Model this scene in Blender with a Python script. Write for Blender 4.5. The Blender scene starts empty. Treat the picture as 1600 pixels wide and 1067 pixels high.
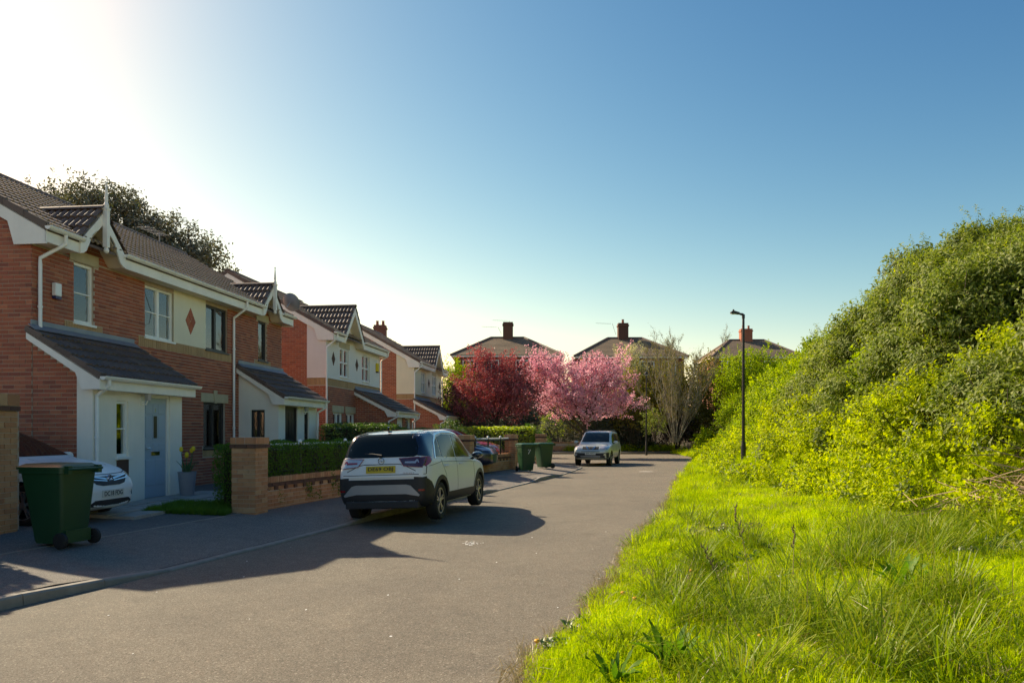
import bpy, bmesh, math, random
import numpy as np
from mathutils import Vector, Matrix
from mathutils.bvhtree import BVHTree
from mathutils.geometry import tessellate_polygon

rng = np.random.default_rng(7)
random.seed(7)
scene = bpy.context.scene
COL = scene.collection
R = math.radians

# ------------------------------------------------------------------ camera, world, sun, exposure
EYE = 1.65
cam_d = bpy.data.cameras.new('camera')
cam = bpy.data.objects.new('camera', cam_d)
COL.objects.link(cam)
cam.location = (0, 0, EYE)
cam.rotation_euler = (R(90), 0, 0)
cam_d.sensor_width = 36.0
cam_d.lens = 36.0 * 1190 / 1600
cam_d.shift_y = 140.5 / 1600
cam_d.clip_start = 0.1
cam_d.clip_end = 3000
scene.camera = cam

SUN_EL = 36.5
SUN_AZ = -53.6            # measured from the view axis, negative is to the left
world = bpy.data.worlds.new('World')
scene.world = world
world.use_nodes = True
wn = world.node_tree
for n in list(wn.nodes):
    wn.nodes.remove(n)
sky = wn.nodes.new('ShaderNodeTexSky')
sky.sky_type = 'NISHITA'
sky.sun_disc = False
sky.sun_elevation = R(SUN_EL)
sky.sun_rotation = R(SUN_AZ)
sky.altitude = 0
sky.air_density = 1.0
sky.dust_density = 0.65
sky.ozone_density = 2.6
bg = wn.nodes.new('ShaderNodeBackground')
bg.inputs['Strength'].default_value = 0.078
wo = wn.nodes.new('ShaderNodeOutputWorld')
# film-like response of the sky colour, the same over the whole dome: a power per channel
sep = wn.nodes.new('ShaderNodeSeparateColor'); com = wn.nodes.new('ShaderNodeCombineColor')
wn.links.new(sky.outputs[0], sep.inputs[0])
for ch, (gm, k) in enumerate(((2.08, .265), (1.54, .362), (1.0, .57))):
    lo = wn.nodes.new('ShaderNodeMath'); lo.operation = 'MINIMUM'; lo.inputs[1].default_value = 11.0
    pw = wn.nodes.new('ShaderNodeMath'); pw.operation = 'POWER'; pw.inputs[1].default_value = gm
    ml = wn.nodes.new('ShaderNodeMath'); ml.operation = 'MULTIPLY'; ml.inputs[1].default_value = k
    wn.links.new(sep.outputs[ch], lo.inputs[0]); wn.links.new(lo.outputs[0], pw.inputs[0]); wn.links.new(pw.outputs[0], ml.inputs[0]); wn.links.new(ml.outputs[0], com.inputs[ch])
wn.links.new(com.outputs[0], bg.inputs['Color'])
wn.links.new(bg.outputs[0], wo.inputs['Surface'])

sun_d = bpy.data.lights.new('sun', 'SUN')
sun_d.energy = 2.85
sun_d.angle = R(0.53)
sun_d.color = (1.0, 0.86, 0.62)
sun = bpy.data.objects.new('sun', sun_d)
COL.objects.link(sun)
SUNV = Vector((math.sin(R(SUN_AZ)) * math.cos(R(SUN_EL)), math.cos(R(SUN_AZ)) * math.cos(R(SUN_EL)), math.sin(R(SUN_EL))))
sun.rotation_euler = SUNV.to_track_quat('Z', 'Y').to_euler()
sun.location = (-30, 20, 40)

scene.view_settings.view_transform = 'Standard'
scene.view_settings.look = 'None'
scene.view_settings.gamma = 1.0
scene.view_settings.exposure = 1.55
scene.view_settings.use_curve_mapping = False
scene.render.engine = 'CYCLES'
scene.cycles.max_bounces = 7
scene.cycles.transparent_max_bounces = 12
scene.cycles.use_denoising = True

# ------------------------------------------------------------------ naming helpers
def tag(o, label=None, cat=None, group=None, kind=None):
    if label: o['label'] = label
    if cat: o['category'] = cat
    if group: o['group'] = group
    if kind: o['kind'] = kind
    return o

def thing(name, label, cat, loc=(0, 0, 0), rotz=0.0, group=None):
    o = bpy.data.objects.new(name, None)
    o.empty_display_size = 0.2
    COL.objects.link(o)
    o.location = loc
    o.rotation_euler = (0, 0, rotz)
    return tag(o, label, cat, group)

def link_mesh(name, me, parent=None, mat=None):
    o = bpy.data.objects.new(name, me)
    COL.objects.link(o)
    if mat is not None and not me.materials:
        me.materials.append(mat)
    if parent is not None:
        o.parent = parent
    return o

def children(o, _cache={}):
    return [c for c in bpy.data.objects if c.parent is o]

def np_mesh(name, V, F, mat=None, smooth=False):
    """V (n,3), F (m,k) of equal sized faces"""
    V = np.asarray(V, dtype=np.float32).reshape(-1, 3)
    F = np.asarray(F, dtype=np.int32)
    me = bpy.data.meshes.new(name)
    m, k = F.shape
    me.vertices.add(len(V)); me.vertices.foreach_set('co', V.ravel())
    me.loops.add(m * k); me.loops.foreach_set('vertex_index', F.ravel())
    me.polygons.add(m)
    me.polygons.foreach_set('loop_start', np.arange(0, m * k, k, dtype=np.int32))
    me.polygons.foreach_set('loop_total', np.full(m, k, dtype=np.int32))
    me.polygons.foreach_set('use_smooth', np.full(m, bool(smooth), dtype=bool))
    me.update(calc_edges=True)
    if mat is not None: me.materials.append(mat)
    return me

class MB:
    """collects simple solids and links them as one mesh object"""
    def __init__(s): s.v = []; s.f = []
    def add(s, verts, faces):
        b = len(s.v); s.v.extend([tuple(p) for p in verts]); s.f.extend([[i + b for i in f] for f in faces]); return s
    def box(s, x0, x1, y0, y1, z0, z1):
        return s.add([(x0, y0, z0), (x1, y0, z0), (x1, y1, z0), (x0, y1, z0), (x0, y0, z1), (x1, y0, z1), (x1, y1, z1), (x0, y1, z1)],
                     [(0, 3, 2, 1), (4, 5, 6, 7), (0, 1, 5, 4), (1, 2, 6, 5), (2, 3, 7, 6), (3, 0, 4, 7)])
    def prism(s, poly, ext):
        """poly: list of 3d points in a plane, ext: extrusion vector"""
        n = len(poly); e = Vector(ext)
        a = [Vector(p) for p in poly]; b = [p + e for p in a]
        nrm = Vector((0, 0, 0))
        for i in range(n): nrm += a[i].cross(a[(i + 1) % n])
        tris = tessellate_polygon([a])
        f = []
        flip = nrm.dot(e) > 0
        for t in tris:
            t = list(t)
            tn = (a[t[1]] - a[t[0]]).cross(a[t[2]] - a[t[0]])
            if (tn.dot(e) > 0): t = t[::-1]
            f.append(t); f.append([i + n for i in t[::-1]])
        for i in range(n):
            j = (i + 1) % n
            f.append([i, j, n + j, n + i] if flip else [j, i, n + i, n + j])
        return s.add(a + b, f)
    def tube(s, pts, rad, k=8, caps=True):
        pts = [Vector(p) for p in pts]; n = len(pts)
        if not hasattr(rad, '__len__'): rad = [rad] * n
        rings = []
        up = None
        for i, p in enumerate(pts):
            t = (pts[min(i + 1, n - 1)] - pts[max(i - 1, 0)]).normalized()
            if up is None:
                up = Vector((0, 0, 1)) if abs(t.z) < .9 else Vector((1, 0, 0))
            a = t.cross(up)
            if a.length < 1e-4: a = t.cross(Vector((0, 1, 0)))
            a.normalize(); b = a.cross(t).normalized(); up = b
            rings.append([p + (a * math.cos(2 * math.pi * q / k) + b * math.sin(2 * math.pi * q / k)) * rad[i] for q in range(k)])
        v = [q for r in rings for q in r]; f = []
        for i in range(n - 1):
            for q in range(k):
                q2 = (q + 1) % k
                f.append([i * k + q, i * k + q2, (i + 1) * k + q2, (i + 1) * k + q])
        if caps:
            f.append(list(range(k))); f.append([(n - 1) * k + q for q in range(k)][::-1])
        return s.add(v, f)
    def lathe(s, prof, center=(0, 0, 0), axis='z', k=24, caps=True):
        """prof: (radius, height) pairs"""
        c = Vector(center); v = []; f = []
        for (r, h) in prof:
            for q in range(k):
                a = 2 * math.pi * q / k
                ca, sa = r * math.cos(a), r * math.sin(a)
                v.append(c + (Vector((ca, sa, h)) if axis == 'z' else Vector((ca, h, sa)) if axis == 'y' else Vector((h, ca, sa))))
        n = len(prof)
        for i in range(n - 1):
            for q in range(k):
                q2 = (q + 1) % k
                f.append([i * k + q, i * k + q2, (i + 1) * k + q2, (i + 1) * k + q])
        if caps and prof[0][0] > 1e-6: f.append([q for q in range(k)][::-1])
        if caps and prof[-1][0] > 1e-6: f.append([(n - 1) * k + q for q in range(k)])
        return s.add(v, f)
    def build(s, name, mat, parent=None, smooth=False, bevel=0):
        me = bpy.data.meshes.new(name)
        me.from_pydata(s.v, [], s.f)
        bm = bmesh.new(); bm.from_mesh(me)
        bmesh.ops.recalc_face_normals(bm, faces=bm.faces)
        if bevel:
            bmesh.ops.bevel(bm, geom=list(bm.edges), offset=bevel, segments=2, affect='EDGES', profile=.5, clamp_overlap=True)
        bm.to_mesh(me); bm.free()
        if smooth:
            for p in me.polygons: p.use_smooth = True
            me.set_sharp_from_angle(angle=R(38))
        me.materials.append(mat)
        return link_mesh(name, me, parent)

# ------------------------------------------------------------------ materials
def _nt(name):
    m = bpy.data.materials.new(name); m.use_nodes = True
    nt = m.node_tree
    for n in list(nt.nodes): nt.nodes.remove(n)
    out = nt.nodes.new('ShaderNodeOutputMaterial')
    return m, nt, out

def N(nt, kind, **kw):
    n = nt.nodes.new(kind)
    for k, v in kw.items():
        if k.startswith('i_'): n.inputs[int(k[2:])].default_value = v
        else: setattr(n, k, v)
    return n

def ramp(nt, fac, stops):
    r = nt.nodes.new('ShaderNodeValToRGB')
    e = r.color_ramp.elements
    while len(e) < len(stops): e.new(.5)
    for i, (p, c) in enumerate(stops):
        e[i].position = p; e[i].color = (*c, 1) if len(c) == 3 else c
    nt.links.new(fac, r.inputs[0])
    return r.outputs[0]

def mixc(nt, fac, a, b, mode='MIX'):
    m = nt.nodes.new('ShaderNodeMix'); m.data_type = 'RGBA'; m.blend_type = mode
    for s, v in ((0, fac), (6, a), (7, b)):
        if hasattr(v, 'links'): nt.links.new(v, m.inputs[s])
        elif s == 0: m.inputs[0].default_value = v
        else: m.inputs[s].default_value = (*v, 1)
    return m.outputs[2]

def noise(nt, scale, detail=4, rough=.55, coord=None, dist=0.0):
    n = nt.nodes.new('ShaderNodeTexNoise')
    n.inputs['Scale'].default_value = scale; n.inputs['Detail'].default_value = detail
    n.inputs['Roughness'].default_value = rough; n.inputs['Distortion'].default_value = dist
    if coord is not None: nt.links.new(coord, n.inputs['Vector'])
    return n.outputs['Fac']

def objco(nt):
    return nt.nodes.new('ShaderNodeTexCoord').outputs['Object']
def worldpos(nt):
    return nt.nodes.new('ShaderNodeNewGeometry').outputs['Position']

def randval(nt):
    """a value that differs between objects and between loose pieces of one mesh"""
    a = nt.nodes.new('ShaderNodeObjectInfo').outputs['Random']
    b = nt.nodes.new('ShaderNodeNewGeometry').outputs['Random Per Island']
    s = N(nt, 'ShaderNodeMath', operation='ADD'); nt.links.new(a, s.inputs[0]); nt.links.new(b, s.inputs[1])
    f = N(nt, 'ShaderNodeMath', operation='FRACT'); nt.links.new(s.outputs[0], f.inputs[0])
    return f.outputs[0]

def pbsdf(nt, out, color, rough=.6, metallic=0.0, bump=None, bstr=.3, bdist=.01, spec=None, coat=0.0):
    p = nt.nodes.new('ShaderNodeBsdfPrincipled')
    if hasattr(color, 'links'): nt.links.new(color, p.inputs['Base Color'])
    else: p.inputs['Base Color'].default_value = (*color, 1)
    if hasattr(rough, 'links'): nt.links.new(rough, p.inputs['Roughness'])
    else: p.inputs['Roughness'].default_value = rough
    p.inputs['Metallic'].default_value = metallic
    if spec is not None: p.inputs['Specular IOR Level'].default_value = spec
    if coat: p.inputs['Coat Weight'].default_value = coat; p.inputs['Coat Roughness'].default_value = .03
    if bump is not None:
        b = nt.nodes.new('ShaderNodeBump'); b.inputs['Strength'].default_value = bstr; b.inputs['Distance'].default_value = bdist
        nt.links.new(bump, b.inputs['Height']); nt.links.new(b.outputs[0], p.inputs['Normal'])
    nt.links.new(p.outputs[0], out.inputs['Surface'])
    return p

def simple(name, col, rough=.6, var=.12, scale=6.0, bump=0.0, bscale=80.0, metallic=0.0, spec=None, coat=0.0, bdist=.004, streak=0.0):
    m, nt, out = _nt(name)
    co = objco(nt)
    c = Vector(col)
    f = noise(nt, scale, 5, .6, co)
    colr = ramp(nt, f, [(.25, tuple(c * (1 - var))), (.75, tuple(c * (1 + var)))])
    if streak:
        mp = nt.nodes.new('ShaderNodeMapping'); mp.inputs['Scale'].default_value = (7, 7, .55); nt.links.new(co, mp.inputs['Vector'])
        sf = ramp(nt, noise(nt, 1.6, 5, .7, mp.outputs[0]), [(.48, (0, 0, 0)), (.75, (streak,) * 3)])
        colr = mixc(nt, sf, colr, tuple(Vector((.45, .42, .34)).lerp(c, .25)))
    bm_ = noise(nt, bscale, 3, .6, co) if bump else None
    pbsdf(nt, out, colr, rough, metallic, bm_, bump, bdist, spec, coat)
    return m

def piece_mat(name, cols, rough=.8, grime=(.5, .5, .5), gamt=.25, bscale=120, bump=.35, gscale=1.3):
    """bricks, tiles: each piece its own shade"""
    m, nt, out = _nt(name)
    rv = randval(nt)
    n = len(cols)
    c = ramp(nt, rv, [((i + .5) / n, cc) for i, cc in enumerate(cols)])
    wp = worldpos(nt)
    g = noise(nt, gscale, 5, .65, wp)
    gf = ramp(nt, g, [(.42, (0, 0, 0)), (.72, (gamt, gamt, gamt))])
    c = mixc(nt, gf, c, grime)
    fine = noise(nt, bscale, 4, .7, wp)
    c = mixc(nt, .35, c, ramp(nt, fine, [(.3, (.25, .25, .25)), (.7, (.8, .8, .8))]), 'OVERLAY')
    pbsdf(nt, out, c, rough, 0, fine, bump, .004)
    return m

def leaf_mat(name, cols, trans=.45, rough=.5, gloss=.06, tcol=None, wscale=.5):
    m, nt, out = _nt(name)
    rv = randval(nt)
    n = len(cols)
    c = ramp(nt, rv, [((i + .5) / n, cc) for i, cc in enumerate(cols)])
    big = noise(nt, wscale, 3, .5, worldpos(nt))
    c = mixc(nt, .5, c, ramp(nt, big, [(.3, (.26, .29, .3)), (.7, (.72, .70, .6))]), 'OVERLAY')
    d = nt.nodes.new('ShaderNodeBsdfDiffuse'); nt.links.new(c, d.inputs[0])
    t = nt.nodes.new('ShaderNodeBsdfTranslucent')
    tc = mixc(nt, 1.0, c, tcol or (1.5, 1.6, .6), 'MULTIPLY')
    nt.links.new(tc, t.inputs[0])
    ms = nt.nodes.new('ShaderNodeMixShader'); ms.inputs[0].default_value = trans
    nt.links.new(d.outputs[0], ms.inputs[1]); nt.links.new(t.outputs[0], ms.inputs[2])
    g = nt.nodes.new('ShaderNodeBsdfGlossy'); g.inputs['Roughness'].default_value = rough
    g.inputs['Color'].default_value = (1, 1, 1, 1)
    m2 = nt.nodes.new('ShaderNodeMixShader'); m2.inputs[0].default_value = gloss
    nt.links.new(ms.outputs[0], m2.inputs[1]); nt.links.new(g.outputs[0], m2.inputs[2])
    nt.links.new(m2.outputs[0], out.inputs['Surface'])
    return m

def glass_mat(name, tint=(.8, .85, .85), trans=.6, rough=.02):
    m, nt, out = _nt(name)
    t = nt.nodes.new('ShaderNodeBsdfTransparent'); t.inputs[0].default_value = (*tint, 1)
    g = nt.nodes.new('ShaderNodeBsdfGlossy'); g.inputs['Roughness'].default_value = rough
    g.inputs['Color'].default_value = (.95, .97, 1, 1)
    fr = nt.nodes.new('ShaderNodeFresnel'); fr.inputs[0].default_value = 1.5
    ad = N(nt, 'ShaderNodeMath', operation='MULTIPLY_ADD', i_1=1.15, i_2=.07)
    nt.links.new(fr.outputs[0], ad.inputs[0])
    ms = nt.nodes.new('ShaderNodeMixShader')
    nt.links.new(ad.outputs[0], ms.inputs[0]); nt.links.new(t.outputs[0], ms.inputs[1]); nt.links.new(g.outputs[0], ms.inputs[2])
    nt.links.new(ms.outputs[0], out.inputs['Surface'])
    return m

def asphalt(name, c0, c1, speck=(.50, .45, .37), patch=True):
    m, nt, out = _nt(name)
    wp = worldpos(nt)
    f = noise(nt, 150, 3, .8, wp)
    c = ramp(nt, f, [(.34, tuple(Vector(c0) * .42)), (.5, c0), (.66, tuple(Vector(c1) * 1.15))])
    v = nt.nodes.new('ShaderNodeTexVoronoi'); v.inputs['Scale'].default_value = 92; nt.links.new(wp, v.inputs['Vector'])
    st = ramp(nt, v.outputs['Color'], [(.74, (0, 0, 0)), (.92, (.42, .42, .42))])
    c = mixc(nt, st, c, speck)
    st2 = ramp(nt, v.outputs['Color'], [(.10, (.5, .5, .5)), (.30, (0, 0, 0))])
    c = mixc(nt, st2, c, tuple(Vector(c0) * .22))
    big = noise(nt, .45, 6, .62, wp, .8)
    c = mixc(nt, .55, c, ramp(nt, big, [(.3, (.36, .36, .37)), (.7, (.63, .62, .60))]), 'OVERLAY')
    mid = noise(nt, 4.5, 5, .65, wp)
    c = mixc(nt, .4, c, ramp(nt, mid, [(.3, (.38, .38, .38)), (.7, (.61, .61, .61))]), 'OVERLAY')
    # worn stains: soft dark spots
    v2 = nt.nodes.new('ShaderNodeTexVoronoi'); v2.inputs['Scale'].default_value = .9; nt.links.new(wp, v2.inputs['Vector'])
    sp = ramp(nt, v2.outputs['Distance'], [(.04, (.35, .35, .35)), (.16, (0, 0, 0))])
    c = mixc(nt, sp, c, tuple(Vector(c0) * .45))
    pbsdf(nt, out, c, .85, 0, f, .6, .007, spec=.3)
    return m

M = {}
M['road'] = asphalt('road_asphalt', (.155, .136, .106), (.24, .212, .165))
M['pave'] = asphalt('pavement_asphalt', (.18, .16, .14), (.27, .245, .215))
M['drive'] = asphalt('drive_asphalt', (.135, .125, .115), (.20, .185, .17))
M['kerb'] = simple('kerb_concrete', (.27, .245, .21), .9, .22, 5, .5, 90)
M['slab'] = simple('paving_slab', (.36, .335, .30), .9, .2, 4, .4, 60)
M['soil'] = simple('bank_soil', (.05, .04, .022), .95, .3, 2, .6, 25, bdist=.03)
M['verge'] = simple('verge_soil', (.06, .075, .02), .95, .35, 1.5, .5, 40, bdist=.02)
M['brick'] = piece_mat('red_brick', [(.36, .105, .056), (.43, .13, .066), (.30, .086, .052), (.46, .16, .082), (.25, .076, .05), (.40, .122, .07)], .85, (.13, .07, .05), .3)
M['brick2'] = piece_mat('garden_wall_brick', [(.48, .235, .105), (.54, .28, .135), (.41, .185, .085), (.50, .24, .115), (.56, .33, .17)], .88, (.13, .10, .06), .45)
M['brick_dark'] = piece_mat('dark_brown_brick', [(.11, .055, .035), (.14, .065, .04), (.10, .05, .035)], .88, (.07, .055, .04), .4)
M['buff'] = piece_mat('buff_brick', [(.44, .285, .135), (.49, .32, .16), (.40, .25, .12), (.46, .30, .15)], .85, (.2, .15, .09), .25)
M['mortar'] = simple('mortar', (.50, .40, .31), .95, .15, 3, .3, 100)
M['stone'] = simple('cast_stone', (.50, .42, .27), .85, .12, 4, .3, 90)
M['render'] = simple('white_render', (.86, .83, .74), .92, .06, 1.1, .45, 160, bdist=.004, streak=.10)
M['render_cream'] = simple('cream_render', (.80, .75, .58), .92, .06, 1.1, .45, 160, bdist=.004, streak=.10)
M['render_pink'] = simple('pale_render', (.78, .74, .71), .92, .05, 1.1, .4, 160, bdist=.004, streak=.10)
M['upvc'] = simple('white_plastic', (.86, .86, .83), .35, .05, 2.5)
M['fascia'] = simple('white_painted_board', (.85, .83, .77), .5, .09, 2.0, .1, 30, streak=.10)
M['soffit'] = simple('soffit_board', (.72, .64, .50), .7, .08, 2)
M['dark_frame'] = simple('dark_window_frame', (.025, .027, .03), .4, .1)
M['tile'] = piece_mat('roof_tile', [(.24, .175, .12), (.29, .21, .145), (.21, .152, .108), (.265, .195, .135)], .5, (.20, .17, .11), .5, 70)
M['tile_dark'] = piece_mat('dark_roof_tile', [(.125, .09, .078), (.155, .11, .092), (.11, .08, .07)], .72, (.12, .10, .07), .4, 70)
M['lead'] = simple('lead_flashing', (.23, .25, .29), .45, .15, 4, .2, 25, metallic=.3)
M['door_blue'] = simple('blue_door', (.36, .45, .55), .4, .05, 2)
M['black_paint'] = simple('black_paint', (.015, .015, .017), .35, .15)
M['chrome'] = simple('chrome', (.75, .75, .76), .12, .03, metallic=1.0)
M['glass'] = glass_mat('window_glass', (.85, .9, .92), .5)
M['net'] = simple('net_curtain', (.66, .68, .70), .9, .10, 9)
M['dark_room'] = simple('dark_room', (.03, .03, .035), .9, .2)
M['curtain_dark'] = simple('grey_curtain', (.30, .31, .28), .9, .2, 14)
M['curtain_red'] = simple('brown_curtain', (.22, .14, .11), .9, .25, 20)
M['wood'] = simple('bark', (.075, .058, .042), .95, .3, 6, .8, 40, bdist=.02)
M['wood_pale'] = simple('pale_bark', (.24, .215, .165), .9, .25, 6, .6, 40, bdist=.01)
M['green_plastic'] = simple('bin_green_plastic', (.016, .062, .025), .4, .12, 3, .12, 60)
M['rubber'] = simple('black_rubber', (.014, .014, .015), .75, .15, 8)
M['white_mark'] = simple('white_paint_and_sunlit_tip', (.8, .8, .78), .6, .03)
M['lamp_metal'] = simple('lamp_column_paint', (.018, .018, .02), .38, .2, 3)
M['lamp_lens'] = simple('lamp_lens', (.35, .36, .36), .2, .05)
M['pot'] = simple('pale_pot', (.33, .33, .37), .6, .06)
M['yellow'] = simple('yellow_petal', (.75, .55, .01), .5, .08)
M['terracotta'] = simple('terracotta', (.30, .11, .06), .8, .15)
M['far_tile'] = simple('slate_roof', (.165, .125, .085), .9, .22, 1.2, .5, 7, bdist=.03)
M['far_brick'] = simple('far_brick', (.2, .085, .06), .9, .2, 3)

def text_mesh(body, size, depth=.001, bold=.0):
    c = bpy.data.curves.new('txt', 'FONT')
    c.body = body; c.size = size; c.align_x = 'CENTER'; c.align_y = 'CENTER'
    c.extrude = depth; c.resolution_u = 3; c.offset = size * bold
    o = bpy.data.objects.new('txt', c); COL.objects.link(o)
    dg = bpy.context.evaluated_depsgraph_get()
    me = bpy.data.meshes.new_from_object(o.evaluated_get(dg))
    bpy.data.objects.remove(o); bpy.data.curves.remove(c)
    return me
# ------------------------------------------------------------------ the ground
KP = np.array([(-12, -10.3), (0, -6.76), (6.99, -4.72), (8.69, -4.1), (11.28, -3.38), (14.9, -2.4), (21, -.42), (24.7, .72), (28.46, 1.85), (32, 2.7), (34.5, 3.2), (36, 3.3)])
RP = np.array([(-12, -5.2), (0, -1.45), (5, .08), (7.1, .75), (10.55, 1.8), (15, 3.05), (22.8, 5.0), (30, 6.9), (35, 8.2), (42.7, 10.3), (48, 11.4), (53, 11.8), (90, 12)])
def Kx(d): return np.interp(d, KP[:, 0], KP[:, 1])
def Rx(d): return np.interp(d, RP[:, 0], RP[:, 1])
KT = np.array([(-12, .11), (7.75, .11), (8.7, .03), (13.2, .03), (14.2, .11), (20.2, .11), (21.1, .03), (24.6, .03), (25.4, .11), (27.6, .11), (28.6, .03), (36, .03)])
def Kt(d): return np.interp(d, KT[:, 0], KT[:, 1])
COSK = .957
def zl(x, d):
    """ground height to the left of the kerb"""
    q = (Kx(d) - x) * COSK
    k = Kt(d)
    z = k + (.2 - k) * np.clip(q / 1.9, 0, 1)
    return z + .1 * np.clip((q - 1.9) / 3.0, 0, 1)
def sstep(a, b, x):
    t = np.clip((x - a) / (b - a), 0, 1); return t * t * (3 - 2 * t)
def _lump(x, d):
    return (np.sin(x * 1.7 + 1.3 * np.sin(d * .9)) * np.cos(d * 1.3 + .7 * x)) * .5 + np.sin(x * 4.1 + d * 2.3) * np.cos(d * 3.7 - x) * .25
def zr(x, d):
    """verge and bank to the right of the road"""
    r = (x - Rx(d)) * .96
    rs = np.interp(d, [0, 9, 16, 24, 40], [5.2, 4.6, 3.0, 1.7, 1.4])
    b = np.maximum(r - rs, 0)
    bank = 4.3 * (1 - np.exp(-b * .85 / 4.3 * 1.15))
    z = .03 + .09 * np.clip(r, 0, 8) + bank + .085 * _lump(x, d) * sstep(.05, .6, r)
    return z
def zback(x, d):
    """rising ground beyond the far end of the road"""
    t = sstep(57.5, 72, d)
    return .08 + 3.4 * t

def grid_mesh(name, us, vs, fn, mat, kind='structure', parent=None, smooth=True):
    U, V = np.meshgrid(us, vs, indexing='ij')
    X, Y, Z = fn(U, V)
    nu, nv = len(us), len(vs)
    P = np.stack([X, Y, Z], -1).reshape(-1, 3)
    i, j = np.meshgrid(np.arange(nu - 1), np.arange(nv - 1), indexing='ij')
    a = (i * nv + j).ravel()
    F = np.stack([a, a + nv, a + nv + 1, a + 1], -1)
    me = np_mesh(name, P, F, mat, smooth)
    # faces upward
    p0, p1, p2 = P[F[0, 0]], P[F[0, 1]], P[F[0, 2]]
    if np.cross(p1 - p0, p2 - p0)[2] < 0: me.flip_normals()
    o = link_mesh(name, me, parent)
    if kind: o['kind'] = kind
    return o

def ground_fn(u, v):
    far = 3.2 * sstep(60, 75, v) - .12
    return u, v, far
grid_mesh('ground', np.r_[-1500, -400, -120, np.linspace(-60, 60, 13), 120, 400, 1500], np.r_[-200, -20, 0, 20, 40, np.linspace(58, 78, 11), 120, 300, 900, 2000], ground_fn, M['soil'])

dr = np.r_[np.linspace(-12, 4, 9), np.linspace(5, 36, 63)]
grid_mesh('road', np.linspace(0, 1, 9), dr, lambda u, v: (Kx(v) - .02 + (Rx(v) + .5 - Kx(v)) * u, v, 0 * u + .004 * np.sin(u * 3.14) - .0), M['road'])
def head_fn(u, v):
    x0 = np.where(v < 38.0, 3.3, np.where(v < 41.5, 3.3 - (v - 38) * 2.5, -40))
    return x0 + (Rx(v) + .5 - x0) * u, v, 0 * u
grid_mesh('turning_head', np.linspace(0, 1, 9), np.r_[36, 37, 38, 39, 40, 41.4, 41.6, 44, 48, 52, 56.6], head_fn, M['road'])
# pavement and the drives behind it
dp = np.r_[np.linspace(-12, 4, 9), np.linspace(5, 36, 94)]
def pave_fn(u, v):
    x = Kx(v) - .125 - u / COSK
    return x, v, zl(x, v) - .003
grid_mesh('pavement', np.r_[0, .3, .8, 1.3, 1.8], dp, pave_fn, M['pave'])
grid_mesh('driveway', np.r_[1.8, 2.2, 2.8, 3.4, 4.2, 5.2, 8, 12, 16], dp, pave_fn, M['drive'])
# far pavement and kerb beyond the turning head
fp = MB(); fp.box(-40, 12.4, 56.7, 57.0, -.1, .12)
o = fp.build('far_kerb', M['kerb']); o['kind'] = 'structure'
fp = MB(); fp.box(-40, 12.4, 57.0, 58.6, -.1, .115)
o = fp.build('far_pavement', M['pave']); o['kind'] = 'structure'
# bank on the right
rr = np.r_[np.linspace(.0, 8, 41), np.linspace(8.5, 16, 16), 20, 28, 45, 90]
dd = np.r_[np.linspace(-10, 2, 13), np.linspace(2.3, 30, 93), np.linspace(31, 56, 26)]
def bank_fn(u, v):
    x = Rx(v) + u
    return x, v, zr(x, v)
bank_o = grid_mesh('grass_bank', rr, dd, bank_fn, M['verge'])
def far_fn(u, v):
    side = zr(np.maximum(u, Rx(55.9)), np.minimum(v, 55.9))
    z = zback(u, v) + 2.2 * sstep(13, 18, u) * (1 - sstep(60, 72, v))
    return u, v, z
grid_mesh('hillside', np.r_[-60, -30, np.linspace(-15, 30, 31), 50, 90], np.r_[55.6, 57.2, np.linspace(58, 80, 23), 100, 140], far_fn, M['soil'])

# kerb stones, each its own piece, along the left side
kerb_e = bpy.data.objects.new('kerb', None); COL.objects.link(kerb_e); kerb_e['kind'] = 'structure'
def kerb_path():
    d = 4.6; out = [d]
    while d < 35.2:
        sl = (Kx(d + .4) - Kx(d - .4)) / .8
        d += .915 / math.hypot(1, sl); out.append(d)
    return out
kd = kerb_path()
for a, b in zip(kd[:-1], kd[1:]):
    mb = MB()
    b2 = b - .008
    sl = (Kx(b) - Kx(a)) / (b - a); nl = math.hypot(1, sl); nx, ny = -1 / nl, sl / nl   # to the pavement side
    def sec(d):
        x = float(Kx(d)); h = float(Kt(d)) + random.uniform(-.002, .003)
        w = .125
        return [(x, d, -.15), (x + nx * .012, d, h - .018), (x + nx * .03, d + ny * .03, h), (x + nx * w, d + ny * w, h + .002), (x + nx * w, d + ny * w, -.15)]
    s0, s1 = sec(a), sec(b2); n = len(s0)
    fcs = [[i, (i + 1) % n, n + (i + 1) % n, n + i] for i in range(n)] + [list(range(n))[::-1], [n + i for i in range(n)]]
    mb.add(s0 + s1, fcs)
    mb.build('kerb_stone', M['kerb'], kerb_e)
# nearest stretch that leaves the frame
mb = MB()
for a, b in ((-6, 0), (0, 4.592)):
    x0, x1 = float(Kx(a)), float(Kx(b))
    mb.add([(x0, a, -.15), (x0, a, .11), (x0 - .12, a, .112), (x0 - .12, a, -.15), (x1, b, -.15), (x1, b, .11), (x1 - .12, b, .112), (x1 - .12, b, -.15)],
           [(0, 1, 5, 4), (1, 2, 6, 5), (2, 3, 7, 6), (3, 0, 4, 7), (0, 3, 2, 1), (4, 5, 6, 7)])
o = mb.build('kerb_run', M['kerb'], kerb_e)
# edging strip between pavement and drive (thin concrete line)
mb = MB()
for a in np.arange(8.9, 14.6, .9):
    b = a + .895
    f = lambda d, q: (float(Kx(d) - q / COSK), d, float(zl(Kx(d) - q / COSK, d)) + .003)
    p = [f(a, 1.92), f(b, 1.92), f(b, 1.96), f(a, 1.96)]
    mb.prism(p, (0, 0, -.05))
o = mb.build('drive_edging', M['kerb']); o['kind'] = 'structure'
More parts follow.
